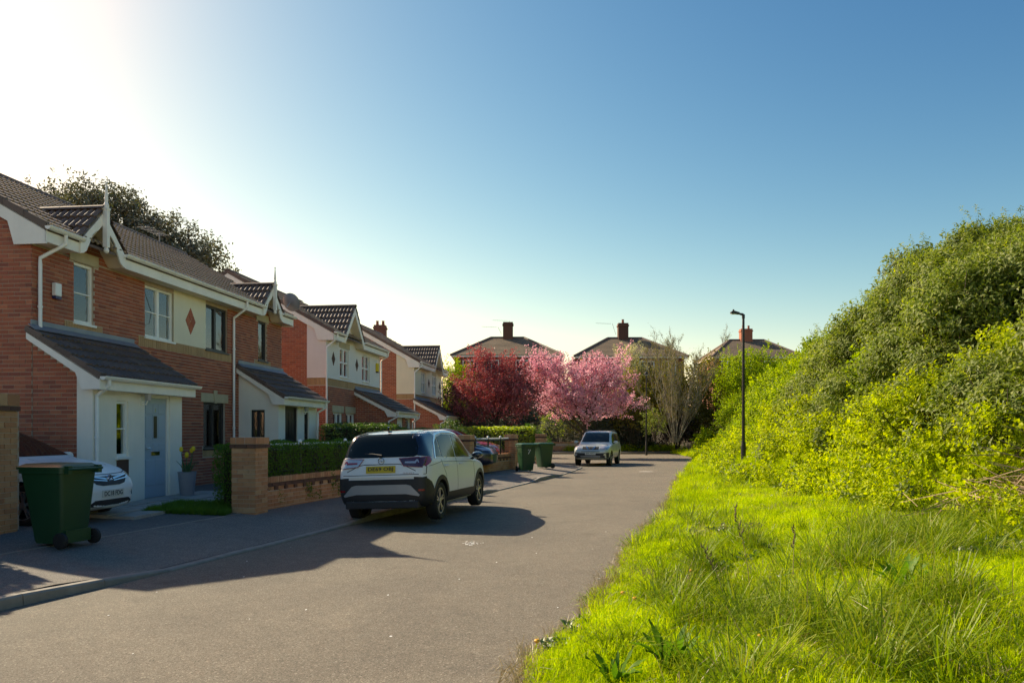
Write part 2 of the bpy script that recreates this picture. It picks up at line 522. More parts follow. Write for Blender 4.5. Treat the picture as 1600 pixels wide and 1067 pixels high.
# manhole cover far along the road, chalky splash on the road nearer
o = MB().lathe([(.3, .0), (.3, .008), (.26, .0085), (.0, .0085)], (5.5, 31.2, .0035), k=20).build('manhole_cover', M['slab'])
tag(o, 'small round pale manhole cover in the road beyond the shadow', 'manhole cover')
mb = MB(); r2 = random.Random(5)
for k in range(46):
    a = r2.uniform(0, 6.28); q = abs(r2.gauss(0, .10)); s = r2.uniform(.006, .022)
    cx, cy = -.62 + q * math.cos(a) * .9, 11.2 + q * math.sin(a) * 1.6
    mb.prism([(cx + s * math.cos(t) * r2.uniform(.5, 1.2), cy + 1.4 * s * math.sin(t) * r2.uniform(.5, 1.2), .0055) for t in np.linspace(0, 6.28, 7)[:-1]], (0, 0, .0008))
o = mb.build('paint_splash', M['white_mark']); tag(o, 'chalky white splash mark on the road right of the white hatchback shadow', 'road mark'); o['label'] = 'chalky white splash mark on the sunlit road below the car shadow'; o['kind'] = 'stuff'
mb = MB()
for k in range(26):
    d = r2.uniform(5.2, 14); x = r2.uniform(float(Kx(d)) + .2, float(Rx(d)) - .2); s = r2.uniform(.004, .011)
    mb.prism([(x + s * math.cos(t) * r2.uniform(.5, 1.5), d + 1.8 * s * math.sin(t), .0055) for t in np.linspace(0, 6.28, 6)[:-1]], (0, 0, .002))
o = mb.build('road_litter', M['white_mark']); tag(o, 'tiny pale flecks of litter scattered over the near road', 'litter', kind='stuff')
# ------------------------------------------------------------------ masonry and roof helpers
TH = R(6.7)
def courses(U0, U1, V0, V1, holes, clip=None, L=.215, H=.065, G=.010, phase=0.0, minw=.03):
    """running bond, as (u0,u1,v0,v1) rectangles"""
    out = []
    n = int((V1 - V0) / (H + G) + 1e-6)
    for k in range(n):
        v0 = V0 + k * (H + G) + G; v1 = v0 + H
        lo, hi = (U0, U1)
        if clip:
            c = clip(v1)
            if c is None: continue
            lo, hi = max(lo, c[0]), min(hi, c[1])
        spans = [(lo, hi)]
        for (a, b, c, d) in holes:
            if v1 > c + .01 and v0 < d - .01:
                ns = []
                for (s, e) in spans:
                    if b <= s or a >= e: ns.append((s, e)); continue
                    if a > s: ns.append((s, a))
                    if b < e: ns.append((b, e))
                spans = ns
        off = phase + (0 if k % 2 else (L + G) / 2)
        for (s, e) in spans:
            if e - s < minw: continue
            u = math.floor((s - off) / (L + G)) * (L + G) + off
            while u < e:
                a, b = max(u, s), min(u + L, e)
                if b - a > minw: out.append((a, b, v0, v1))
                u += L + G
    return out

_BF = [(4, 5, 6, 7), (0, 1, 5, 4), (1, 2, 6, 5), (2, 3, 7, 6), (3, 0, 4, 7)]
def brick_boxes(rects, O, U, W, Nn, proud=.006, inset=.02, rnd=None):
    """list of 8-vertex boxes on the wall plane O + u U + v W, front faces proud along Nn"""
    rnd = rnd or random
    O, U, W, Nn = Vector(O), Vector(U), Vector(W), Vector(Nn)
    out = []
    for (a, b, c, d) in rects:
        p = proud + rnd.uniform(-.0025, .0025)
        out.append([O + U * x + W * y + Nn * z for z in (-inset, p) for (x, y) in ((a, c), (b, c), (b, d), (a, d))])
    return out

def pieces(boxes, mat, parent, name, stuffname, singles, viewer, faces=_BF, size=None):
    """the `singles` largest pieces in view become objects of their own, the rest one joined part"""
    if not boxes: return
    if singles:
        Mw = parent.matrix_world if parent else Matrix()
        bpy.context.view_layer.update()
        Mw = parent.matrix_world
        cen = [sum(b, Vector()) / len(b) for b in boxes]
        sz = [(b[0] - b[1]).length for b in boxes]
        score = []
        for c, s in zip(cen, sz):
            w = Mw @ c; dist = max((w - Vector((0, 0, EYE))).length, .1)
            px = 800 + 1190 * w.x / max(w.y, .1)
            vis = px > -5 and viewer(w, px)
            score.append(s / dist if vis else -1)
        order = sorted(range(len(boxes)), key=lambda i: -score[i])
        pick = [i for i in order[:singles] if score[i] > 0]
    else: pick = []
    ps = set(pick)
    cache = {}
    for i in pick:
        b = boxes[i]; c = sum(b, Vector()) / len(b)
        key = tuple(round(x, 3) for p in b for x in (p - c))
        me = cache.get(key)
        if me is None:
            me = bpy.data.meshes.new(name); me.from_pydata([p - c for p in b], [], faces); me.materials.append(mat); cache[key] = me
        o = link_mesh(name, me, parent); o.location = c
    rest = [boxes[i] for i in range(len(boxes)) if i not in ps]
    if rest:
        nv = len(rest[0])
        V = np.array([[tuple(p) for p in b] for b in rest], dtype=np.float32).reshape(-1, 3)
        k = len(faces[0])
        F = (np.arange(len(rest))[:, None, None] * nv + np.array(faces)[None]).reshape(-1, k)
        me = np_mesh(stuffname, V, F, mat)
        o = link_mesh(stuffname, me, parent); o['kind'] = 'stuff'
        return o

def wall_core(mb, U0, U1, V0, V1, holes, O, U, W, Nn, thick=.25, clip_top=None):
    """masonry core around the openings"""
    O, U, W, Nn = Vector(O), Vector(U), Vector(W), Vector(Nn)
    us = sorted({U0, U1, *[h[0] for h in holes], *[h[1] for h in holes]}); us = [u for u in us if U0 <= u <= U1]
    for a, b in zip(us[:-1], us[1:]):
        hs = sorted([(h[2], h[3]) for h in holes if h[0] <= a + 1e-6 and h[1] >= b - 1e-6])
        v = V0
        for (c, d) in hs + [(V1, V1)]:
            c = min(c, V1)
            if c > v + 1e-5:
                mb.prism([O + U * a + W * v, O + U * b + W * v, O + U * b + W * c, O + U * a + W * c], -Nn * thick)
            v = max(v, min(d, V1))

def tile_profile(wt):
    return [(f * wt, h) for f, h in ((0, .003), (.12, .003), (.20, .030), (.30, .042), (.40, .030), (.48, .003), (.62, .003), (.70, .030), (.80, .042), (.90, .030), (1.0, .003))]
def tile_boxes(O, U, W, Nn, Ul, Wl, wt=.30, ex=.33, mask=None, lift=.045):
    """interlocking pantiles: vertices of each tile; 8 pts at the lower edge (top), same at upper, and the lower edge's underside"""
    O, U, W, Nn = Vector(O), Vector(U), Vector(W), Vector(Nn)
    out = []
    nu = int(round(Ul / wt)); nw = int(math.ceil(Wl / ex)); wt = Ul / nu
    pr = tile_profile(wt)
    for j in range(nw):
        w0 = j * ex; w1 = min(w0 + ex * 1.02, Wl)
        if w1 - w0 < .05: continue
        for i in range(nu):
            u0 = i * wt
            if mask and not mask(u0 + wt / 2, (w0 + w1) / 2): continue
            dz = random.uniform(-.003, .003); t = random.uniform(-.004, .004)
            lo = [O + U * (u0 + a) + W * w0 + Nn * (h + lift + dz) for a, h in pr]
            hi = [O + U * (u0 + a + t) + W * w1 + Nn * (h + .002) for a, h in pr]
            un = [O + U * (u0 + a) + W * w0 + Nn * (h + .006) for a, h in pr]
            out.append(lo + hi + un)
    return out
TILE_F = [(i, i + 1, 12 + i, 11 + i) for i in range(10)] + [(22 + i, 23 + i, i + 1, i) for i in range(10)]

def ridge_tiles(parent, p0, p1, mat, rad=.12, L=.42, name='ridge_tile'):
    p0, p1 = Vector(p0), Vector(p1); d = p1 - p0; n = max(1, int(round(d.length / L))); d /= n
    t = d.normalized(); s = t.cross(Vector((0, 0, 1))).normalized(); up = s.cross(t)
    k = 7; pr = [(math.cos(math.pi * (.02 + .96 * i / (k - 1))) * rad, math.sin(math.pi * (.02 + .96 * i / (k - 1))) * rad * .8) for i in range(k)]
    v = [s * a + up * b for a, b in pr] + [s * a + up * b + d * .985 for a, b in pr]
    v += [s * a * .84 + up * (b * .84 - .01) for a, b in pr] + [s * a * .84 + up * (b * .84 - .01) + d * .985 for a, b in pr]
    f = [(i, i + 1, k + i + 1, k + i) for i in range(k - 1)] + [(i + 1, i, 2 * k + i, 2 * k + i + 1) for i in range(k - 1)] + [(k + i, k + i + 1, 3 * k + i + 1, 3 * k + i) for i in range(k - 1)]
    me = bpy.data.meshes.new(name); me.from_pydata(v, [], f); me.materials.append(mat)
    for q in range(n):
        o = link_mesh(name, me, parent); o.location = p0 + d * q

def window(parent, O, U, Nn, w, h, frame='upvc', bars=(1, 1), depth=.07, behind='net', fw=.055, sill=True, name='window', bz=.06, sash=False):
    """frame, sash bars, pane, curtain and sill; O is the lower left corner on the wall face"""
    O, U, Nn = Vector(O), Vector(U), Vector(Nn); W = Vector((0, 0, 1))
    fm = M[frame]
    def bx(mb, a, b, c, d, z0, z1):
        mb.prism([O + U * a + W * c + Nn * z1, O + U * b + W * c + Nn * z1, O + U * b + W * d + Nn * z1, O + U * a + W * d + Nn * z1], -Nn * (z1 - z0))
    mb = MB(); z1 = -depth + .012; z0 = -depth - .05
    bx(mb, 0, fw, 0, h, z0, z1); bx(mb, w - fw, w, 0, h, z0, z1); bx(mb, fw, w - fw, 0, fw, z0, z1); bx(mb, fw, w - fw, h - fw, h, z0, z1)
    nx, nz = bars
    for i in range(1, nx + 1):
        u = w * i / (nx + 1); bw = .045
        bx(mb, u - bw, u + bw, fw, h - fw, z0, z1 + .004)
    for i in range(1, nz + 1):
        c = h * i / (nz + 1); hb = .03 if sash else .011
        us = [fw] + [w * q / (nx + 1) for q in range(1, nx + 1)] + [w - fw]
        bx(mb, fw, w - fw, c - hb, c + hb, z0 + .012, z1 - .006 if not sash else z1 + .01)
    win = mb.build(name, fm, parent)
    mb = MB(); bx(mb, fw * .8, w - fw * .8, fw * .8, h - fw * .8, -depth - .034, -depth - .024); mb.build('pane', M['glass'], win)
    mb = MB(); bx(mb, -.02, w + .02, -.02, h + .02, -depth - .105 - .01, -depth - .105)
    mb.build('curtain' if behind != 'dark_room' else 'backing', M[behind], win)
    if sill:
        mb = MB(); bx(mb, -.03, w + .03, -.045, -.004, -depth - .02, .045); mb.build('sill', fm, win)
    return win

def board_poly(parent, pts, ext, mat, name):
    return MB().prism(pts, ext).build(name, mat, parent)

def pipe(parent, pts, name='downpipe', r=.034):
    mb = MB()
    mb.tube(pts, r, 10)
    o = mb.build(name, M['upvc'], parent, smooth=True)
    z0, z1 = pts[-1][2], pts[-2][2]
    n = max(1, int((z1 - z0) / 1.7))
    for i in range(n):
        z = z1 - (i + .35) * (z1 - z0) / n
        b = MB(); p = Vector(pts[-1]); b.lathe([(r * 1.28, z - .018), (r * 1.28, z + .018)], (p.x, p.y, 0), k=10)
        b.box(p.x - .05, p.x - .025, p.y + .02, p.y + .075, z - .012, z + .012); b.build('pipe_clip', M['upvc'], o)
    return o
def gutter(parent, x, z, y0, y1, name='gutter'):
    mb = MB(); k = 7; r = .058
    pr = [(x + r + r * math.cos(math.pi + math.pi * i / (k - 1)), z + r * math.sin(math.pi + math.pi * i / (k - 1)) * 1.1) for i in range(k)]
    pi_ = [(x + r + .85 * r * math.cos(math.pi + math.pi * i / (k - 1)), z + .85 * r * math.sin(math.pi + math.pi * i / (k - 1)) * 1.1) for i in range(k)]
    poly = pr + pi_[::-1]
    mb.prism([(a, y0, b) for a, b in poly], (0, y1 - y0, 0))
    # lip and joints
    mb.box(x + 2 * r - .006, x + 2 * r + .008, y0, y1, z - .012, z + .006)
    y = y0 + 1.9
    while y < y1 - .3:
        mb.prism([(x + r + 1.13 * r * math.cos(math.pi + math.pi * i / (k - 1)), y - .06, z + .004 + r * 1.13 * math.sin(math.pi + math.pi * i / (k - 1)) * 1.1) for i in range(k)], (0, .12, 0)); y += 1.9
    mb.prism([(a, y0 - .004, b) for a, b in pr], (0, .012, 0)); mb.prism([(a, y1 - .008, b) for a, b in pr], (0, .012, 0))
    return mb.build(name, M['upvc'], parent, smooth=True)

X_, Y_, Z_ = Vector((1, 0, 0)), Vector((0, 1, 0)), Vector((0, 0, 1))
def diamond(parent, y, z, s=.30, n=2, x=.004):
    """four square tiles set on their corner"""
    h = s / 2
    for (a, b) in ((0, .5), (0, -.5), (-.5, 0), (.5, 0)):
        cy, cz = y + a * s * .78, z + b * s * 1.12
        ry, rz = s * .78 / 2 - .012, s * 1.12 / 2 - .015
        MB().prism([(x + .012, cy, cz - rz), (x + .012, cy + ry, cz), (x + .012, cy, cz + rz), (x + .012, cy - ry, cz)], (-.03, 0, 0)).build('diamond_tile', M['brick_dark' if n == 1 else 'brick'], parent)

def side_clip(H, eave_z, tan, ov):
    """gable profile: allowed x interval at height z for the wall that runs back from x=0 to x=-H2"""
    def c(z):
        if z < eave_z - ov * 0: pass
        zz = eave_z + ov * tan
        if z <= zz: return (-1e9, 1e9)
        back = (z - zz) / tan
        return (-(H - back) , -back)
    return c

def small_gable(h, yc, hw, apex_z, x_front, eave_z, main_tan, ornate, finial=None, singles=0, viewer=None, base_z=None, cover=None):
    """roof over the front gable, its boards and soffit"""
    pitch_t = (apex_z - eave_z) / hw
    # how far back the ridge runs into the main roof
    xb = x_front - (apex_z - eave_z) / main_tan
    ln = math.hypot(hw, apex_z - eave_z)
    boxes = []
    for sgn in (-1, 1):
        # slope: u runs from front to back, w up the slope
        O = Vector((x_front + .05, yc + sgn * (hw + .04), eave_z - .02)); U = Vector((-1, 0, 0)); W = Vector((0, -sgn * hw, apex_z - eave_z)).normalized()
        Nn = Vector((0, sgn * (apex_z - eave_z), hw)).normalized()
        def mask(u, w, W=W, O=O, U=U):
            p = O + U * u + W * w
            return p.z > eave_z + (x_front - p.x) * main_tan - .09
        bx = tile_boxes(O, U if sgn > 0 else U, W, Nn, x_front + .05 - xb + .35, ln + .02, .30, .34, mask)
        if sgn < 0: bx = bx
        boxes += bx
    pieces(boxes, M['tile_dark'], h, 'gable_tile', 'gable_tiles', singles, viewer or (lambda w, px: True), TILE_F)
    mb = MB()
    for sgn in (-1, 1):
        a = Vector((x_front + .02, yc + sgn * hw, eave_z - .05)); b = Vector((x_front + .02, yc, apex_z - .05)); c = Vector((xb - .3, yc, apex_z - .05)); d = Vector((x_front - .05, yc + sgn * hw, eave_z - .05))
        mb.add([a, b, c, d], [(0, 1, 2, 3)])
    mb.build('gable_deck', M['soffit'], h)
    ridge_tiles(h, (x_front + .06, yc, apex_z + .0), (xb - .05, yc, apex_z + .0), M['tile_dark'], .11)
    # barge boards
    for sgn in (-1, 1):
        n = 9; top = []; bot = []
        for i in range(n):
            t = i / (n - 1)
            y = yc + sgn * hw * 1.03 * (1 - t); z = eave_z - .06 + (apex_z - eave_z) * t
            wdt = .19
            if ornate:
                wdt = .16 + .09 * math.exp(-((t - .22) / .16) ** 2) - .05 * math.exp(-((t - .55) / .10) ** 2)
            top.append((x_front, y, z)); bot.append((x_front, y + (0 if not ornate else -sgn * .0), z - wdt * 1.35))
        bot[-1] = (x_front, yc, bot[-1][2])
        MB().prism(top + bot[::-1], (.03, 0, 0)).build('bargeboard', M['fascia'], h)
        # sloping soffit from the board back to the wall
        mb = MB()
        s0 = [Vector((x_front - .002, yc + sgn * hw * .98, eave_z - .27)), Vector((x_front - .002, yc, apex_z - .30)), Vector((.0, yc, apex_z - .30)), Vector((.0, yc + sgn * hw * .98, eave_z - .27))]
        mb.prism(s0, (0, 0, .015)); mb.build('gable_soffit', M['soffit'], h)
    if finial:
        z0, z1 = finial
        mb = MB(); w = .045; x = x_front + .03
        mb.box(x, x + .09, yc - w, yc + w, z0 + .12, z1 - .55)
        mb.box(x - .01, x + .10, yc - w - .012, yc + w + .012, z1 - .55, z1 - .51)
        mb.lathe([(.015, z0), (.045, z0 + .03), (.05, z0 + .07), (.03, z0 + .12)], (x + .045, yc, 0), k=10)
        mb.lathe([(.045, z1 - .51), (.05, z1 - .46), (.03, z1 - .40), (.034, z1 - .33), (.03, z1 - .28), (.012, z1 - .06), (.02, z1 - .04), (.018, z1 - .01), (.0, z1)], (x + .045, yc, 0), k=10)
        mb.build('finial', M['fascia'] if finial[1] < 99 else M['fascia'], h)

def lean_to(h, y0, y1, proj, top_z, front_z, brick_part, wallmat, near, door, win, lamp=None, singles=0, viewer=None, sidewin=None, allbrick=False, doormat='door_blue', doorframe='upvc', winframe='upvc', winback='dark_room', open_side=None, panel=None):
    """single-storey lean-to porch. near: end wall that faces the camera is at y0"""
    ov = .24; tan = (top_z - front_z) / (proj + ov); sl = Vector((-1, 0, tan)).normalized(); Nn = Vector((tan, 0, 1)).normalized()
    ln = math.hypot(proj + ov, top_z - front_z)
    O = Vector((proj + ov, y0 - .14, front_z))
    bx = tile_boxes(O, Y_, sl, Nn, y1 - y0 + .28, ln - .06, .30, .32)
    bx = [b for b in bx]
    pieces(bx, M['tile_dark'], h, 'porch_tile', 'porch_tiles', singles, viewer or (lambda w, px: True), TILE_F)
    mb = MB()
    a = O - Nn * .06
    mb.prism([a, a + Y_ * (y1 - y0 + .28), a + Y_ * (y1 - y0 + .28) + sl * ln, a + sl * ln], Nn * .055); mb.build('porch_deck', M['tile_dark'], h)
    # lead flashing at the top
    mb = MB(); t = O + sl * (ln - .16)
    mb.prism([t + Nn * .07, t + Nn * .07 + Y_ * (y1 - y0 + .22), t + Y_ * (y1 - y0 + .22) + sl * .17 + Nn * .085, t + sl * .17 + Nn * .085], Nn * .008)
    mb.box(.012, .03, y0 - .05, y1 + .08, top_z + .02, top_z + .17); mb.build('flashing', M['lead'], h)
    # verge tiles at the near end (dark edge) and barge board
    for (yy, sg) in ((y0 - .14, -1), (y1 + .14, 1)):
        p0 = Vector((proj + ov - .01, yy, front_z - .015)); p1 = Vector((.0, yy, top_z - .015 - 0.0))
        foot = [p0 + Vector((0, 0, -.20)), p0 + Vector((-.34, 0, -.20)), p0 + Vector((-.46, 0, -.16 + .46 * tan - .03))]
        e = .03 * sg
        MB().prism([p0, p1, p1 + Vector((0, 0, -.17)), foot[2], foot[1], foot[0]], (0, -e, 0)).build('porch_bargeboard', M['fascia'], h)
        mb = MB()
        k = 5
        for i in range(k):
            q0 = O + sl * (ln * i / k); q1 = O + sl * (ln * (i + 1.04) / k); yb = yy
            q0.y = q1.y = yb + .02 * sg
            mb.prism([q0 - Nn * .03, q1 - Nn * .03, q1 + Nn * .045, q0 + Nn * .075], (0, -.09 * sg, 0))
        mb.build('verge_tile', M['tile_dark'], h)
    # fascia and soffit, gutter
    MB().box(proj + ov - .03, proj + ov - .002, y0 - .12, y1 + .12, front_z - .22, front_z - .02).build('porch_fascia', M['fascia'], h)
    MB().box(proj + .02, proj + ov - .032, y0 - .1, y1 + .1, front_z - .215, front_z - .195).build('porch_soffit', M['fascia'], h)
    gutter(h, proj + ov, front_z + .005, y0 - .15, y1 + .18, 'porch_gutter')
    # front wall
    wt = front_z - .1
    holes = [(door[0], door[1], 0, door[2])] if door else []
    if win: holes.append((win[0], win[1], win[2], win[3]))
    mb = MB(); wm = M[wallmat]
    core = M['mortar'] if allbrick else wm
    wall_core(mb, y0, y1, -.35, wt, holes, (proj, 0, 0), Y_, Z_, X_, .14)
    mb.build('porch_front_wall', core, h)
    # near and far end walls
    for yy, out in ((y0, -1), (y1, 1)):
        z_at = lambda x: front_z - .1 + (proj - x) * tan + .03
        x0 = brick_part if out < 0 and not allbrick else 0
        hs = []
        if sidewin and out < 0:
            a, b, c, d = sidewin
            segs = [(x0, a, -.35, None), (a, b, -.35, c), (a, b, d, None), (b, proj - .14, -.35, None)]
        else: segs = [(x0, proj - .14, -.35, None)]
        mb = MB()
        for (a, b, z0, z1) in segs:
            if b - a < .01: continue
            mb.prism([(a, yy, z0), (b, yy, z0), (b, yy, z1 if z1 is not None else z_at(b)), (a, yy, z1 if z1 is not None else z_at(a))], (0, -out * .2, 0))
        mb.build('porch_side_wall', core, h)
        if x0 > 0:
            mb = MB(); mb.prism([(0, yy + .012, -.35), (x0, yy + .012, -.35), (x0, yy + .012, z_at(x0)), (0, yy + .012, z_at(0))], (0, .19, 0)); mb.build('porch_brick_wall', M['mortar'], h)
            rects = courses(0.01, x0, -.3, z_at(0), [], lambda v: (0.01, min(x0, proj - (v - (front_z - .1)) / tan)) if v > z_at(x0) else (0.01, x0))
            pieces(brick_boxes(rects, (0, yy + .012, 0), X_, Z_, -Y_), M['brick'], h, 'brick', 'bricks', singles * 2, viewer or (lambda w, px: True))
        elif allbrick:
            rects = courses(.01, proj, -.3, z_at(0), [], lambda v: (.01, min(proj, proj - (v - (front_z - .1)) / tan)))
            pieces(brick_boxes(rects, (0, yy, 0), X_, Z_, Y_ * out), M['brick'], h, 'brick', 'bricks', 0, None)
    if allbrick:
        rects = courses(y0, y1, -.3, wt, holes)
        pieces(brick_boxes(rects, (proj, 0, 0), Y_, Z_, X_), M['brick'], h, 'brick', 'bricks', 0, None)
    if sidewin:
        a, b, c, d = sidewin
        window(h, (a, y0, c), X_, -Y_, b - a, d - c, winframe, (1, 0), .06, winback, sill=False)
    if win:
        window(h, (proj, win[0], win[2]), Y_, X_, win[1] - win[0], win[3] - win[2], winframe, (0, 1), .05, winback)
        if panel:
            rects = courses(win[0] + .01, win[1] - .01, win[2] - .36, win[2] - .06, [], None, .065, .22)
            MB().box(proj, proj + .006, win[0] - .0, win[1], win[2] - .36, win[2] - .06).build('tile_panel', M['brick_dark'], h)
    if door:
        a, b, t = door
        fm = M[doorframe]
        mb = MB()
        for (q0, q1, z0, z1) in ((a, a + .05, 0, t), (b - .05, b, 0, t), (a + .05, b - .05, t - .05, t)):
            mb.box(proj - .11, proj - .03, q0, q1, z0, z1)
        fr = mb.build('door_frame', fm, h)
        MB().box(proj - .13, proj + .03, a, b, -.06, .03).build('door_step', M['slab'], h)
        a2, b2, t2 = a + .052, b - .052, t - .052
        w = b2 - a2
        d = MB().box(proj - .105, proj - .065, a2, b2, .035, t2).build('front_door', M[doormat], h)
        # raised panels
        def pan(u0, u1, v0, v1):
            MB().box(proj - .068, proj - .055, a2 + u0 * w, a2 + u1 * w, .035 + v0 * (t2 - .035), .035 + v1 * (t2 - .035)).build('door_panel', M[doormat], d, bevel=.008)
        for (u0, u1) in ((.1, .34), (.42, .58), (.66, .9)):
            pan(u0, u1, .84, .94); pan(u0, u1, .47, .54)
        for (u0, u1) in ((.1, .34), (.66, .9)): pan(u0, u1, .60, .81)
        for (u0, u1) in ((.1, .46), (.54, .9)): pan(u0, u1, .12, .38)
        gf = MB().box(proj - .066, proj - .052, a2 + w * .395, a2 + w * .605, .035 + .57 * t2, .035 + .82 * t2).build('glass_frame', M[doormat], d)
        MB().box(proj - .060, proj - .049, a2 + w * .425, a2 + w * .575, .035 + .585 * t2, .035 + .805 * t2).build('door_pane', M['black_paint'], d)
        lb = MB().box(proj - .063, proj - .05, a2 + w * .32, a2 + w * .70, .035 + .415 * t2, .035 + .452 * t2).build('letter_box', M['chrome'], d)
        MB().tube([(proj - .06, a2 + w * .09, 1.02), (proj - .02, a2 + w * .09, 1.02), (proj - .02, a2 + w * .22, 1.02)], .011, 8).build('door_handle', M['chrome'], d)
    if lamp:
        ly, lz = lamp
        lp = MB().box(proj + .002, proj + .022, ly - .045, ly + .045, lz - .16, lz + .0).tube([(proj + .02, ly, lz - .12), (proj + .10, ly, lz - .16), (proj + .14, ly, lz - .08)], .012, 6).build('porch_lamp', M['upvc'], h)
        MB().lathe([(.05, -.08), (.075, .05), (.07, .055)], (proj + .14, ly, lz), k=6).build('lamp_glass', M['lamp_lens'], lp)
        MB().lathe([(.11, .05), (.095, .075), (.02, .16), (.0, .19)], (proj + .14, ly, lz), k=6).build('lamp_hood', M['upvc'], lp)

def main_roof(h, L, H, eave_z, tan, ov, ov_end, singles, viewer, mat='tile'):
    sl = Vector((-1, 0, tan)).normalized(); Nn = Vector((tan, 0, 1)).normalized()
    run = H / 2 + ov; ln = math.hypot(run, run * tan)
    O = Vector((ov, -ov_end, eave_z))
    bx = tile_boxes(O, Y_, sl, Nn, L + 2 * ov_end, ln, .30, .33)
    pieces(bx, M[mat], h, 'roof_tile', 'roof_tiles', singles, viewer, TILE_F)
    rz = eave_z + run * tan
    mb = MB()
    for s in (1, -1):
        cx = -H / 2
        e = Vector((cx + s * (run), -ov_end, eave_z - .03)); r = Vector((cx, -ov_end, rz - .03))
        mb.prism([e, r, r - Z_ * .05, e - Z_ * .05], (0, L + 2 * ov_end, 0))
    mb.build('roof_deck', M['tile_dark'], h)
    ridge_tiles(h, (-H / 2, -ov_end, rz + .01), (-H / 2, L + ov_end, rz + .01), M['tile_dark'])
    # verges: barge boards and edge tiles at both ends
    for (yy, sg) in ((-ov_end, -1), (L + ov_end, 1)):
        for s in (1, -1):
            cx = -H / 2
            e = Vector((cx + s * run, yy, eave_z - .06)); r = Vector((cx, yy, rz - .06))
            ft = [e + Vector((0, 0, -.24)), e + Vector((-s * .62, 0, -.24)), e + Vector((-s * .74, 0, .74 * tan - .24))]
            MB().prism([e, r, r - Z_ * .24, ft[2], ft[1], ft[0]], (0, -.03 * sg, 0)).build('verge_board', M['fascia'], h)
            k = 9
            for i in range(k):
                q0 = e + (r - e) * (i / k); q1 = e + (r - e) * ((i + 1.03) / k)
                q0.y = q1.y = yy + .02 * sg
                MB().prism([q0 + Z_ * .01, q1 + Z_ * .01, q1 + Z_ * .12, q0 + Z_ * .15], (0, -.10 * sg, 0)).build('verge_tile', M['tile_dark'], h)
    return rz

EAVE = 4.95; TAN = .561
def body_walls(h, L, H, front_holes, eave_z, tan, ov, gable, core='mortar', upper=None):
    """masonry cores of the main block. gable: (yc, hw, apex) of the front gable"""
    mb = MB()
    top = eave_z - .05
    wall_core(mb, 0, L, -.35, top, front_holes, (0, 0, 0), Y_, Z_, X_, .25)
    mb.build('front_wall', M['mortar'], h)
    for yy, out in ((0, -1), (L, 1)):
        rz = eave_z + (H / 2 + ov) * tan - .1
        mb = MB(); mb.prism([(-.25, yy, -.35), (-H, yy, -.35), (-H, yy, eave_z), (-H / 2, yy, rz), (-.25, yy, eave_z - .02)], (0, -out * .25, 0)); mb.build('side_wall', M['mortar'], h)
    mb = MB(); mb.box(-H - .0, -H + .25, .25, L - .25, -.35, eave_z); mb.build('back_wall', M['mortar'], h)

def eaves(h, L, ov, eave_z, gaps, ov_end):
    """fascia, soffit and gutter in runs between the front gables"""
    ys = [-ov_end] + [q for g in gaps for q in g] + [L + ov_end]
    for a, b in zip(ys[0::2], ys[1::2]):
        if b - a < .1: continue
        MB().box(ov - .028, ov - .002, a, b, eave_z - .27, eave_z - .03).build('fascia', M['fascia'], h)
        gutter(h, ov - .0, eave_z + .0, a - (.03 if a < 0 else 0), b + (.03 if b > L else 0))
        MB().box(0.035, ov - .03, a + .02, b - .02, eave_z - .265, eave_z - .25).build('soffit', M['soffit'], h)

def Hmat(D0, X0): return (X0, D0, .30), -TH

# ------------------------------------------------------------------ house 1: brick semi-detached pair
loc, rz_ = Hmat(13.5, -8.51)
h1 = thing('semi_detached_house', 'red brick pair of houses with blue front door and pointed white finials', 'house', loc, rz_)
L1, H1, OV = 10.6, 6.6, .35
bpy.context.view_layer.update()
near_view = lambda w, px: -5 < px < 470
W1 = [(1.07, 1.66, 3.45, 4.61), (3.35, 4.50, 3.45, 4.60), (5.95, 7.10, 3.45, 4.60), (8.94, 9.53, 3.45, 4.61)]
GW = [(5.85, 6.98, .92, 2.10)]
holes1 = W1 + GW
body_walls(h1, L1, H1, holes1, EAVE, TAN, OV, None)
# light panels and stone are holes for the brickwork
panel1 = (4.50, 5.95, 3.45, 4.75)
lint1 = [(w[0] - .12, w[1] + .12, 4.615, 4.83) for w in (W1[0], W1[3])] + [(5.72, 7.11, 2.10, 2.33)]
bands1 = [(.82, 1.92, 3.22, 3.45), (3.12, 7.32, 3.22, 3.45), (8.70, 9.78, 3.22, 3.45), (5.8, 7.05, .70, .92)]
porchcut = [(0.0, 2.86, -1, 3.12), (7.74, 10.6, -1, 3.12)]
rects = courses(0, L1, -.3, EAVE - .27, holes1 + [panel1] + lint1 + bands1 + porchcut)
bx = brick_boxes(rects, (0, 0, 0), Y_, Z_, X_)
# brick in the two small gables above the soffit line
GAB1 = [(1.43, .66, 5.68), (9.17, .66, 5.68)]
mb = MB()
for (yc, hw, az) in GAB1:
    MB().prism([(-.0, yc - hw, EAVE - .3), (-.0, yc + hw, EAVE - .3), (-.0, yc, az - .1)], (-.1, 0, 0)).build('gable_wall', M['mortar'], h1)
    rc = courses(yc - hw, yc + hw, EAVE - .27 + .0, az - .2, lint1, lambda v, yc=yc, hw=hw, az=az: (yc - hw * (az - .15 - v) / (az - EAVE), yc + hw * (az - .15 - v) / (az - EAVE)))
    bx += brick_boxes(rc, (0, 0, 0), Y_, Z_, X_)
pieces(bx, M['brick'], h1, 'brick', 'bricks', 150, near_view)
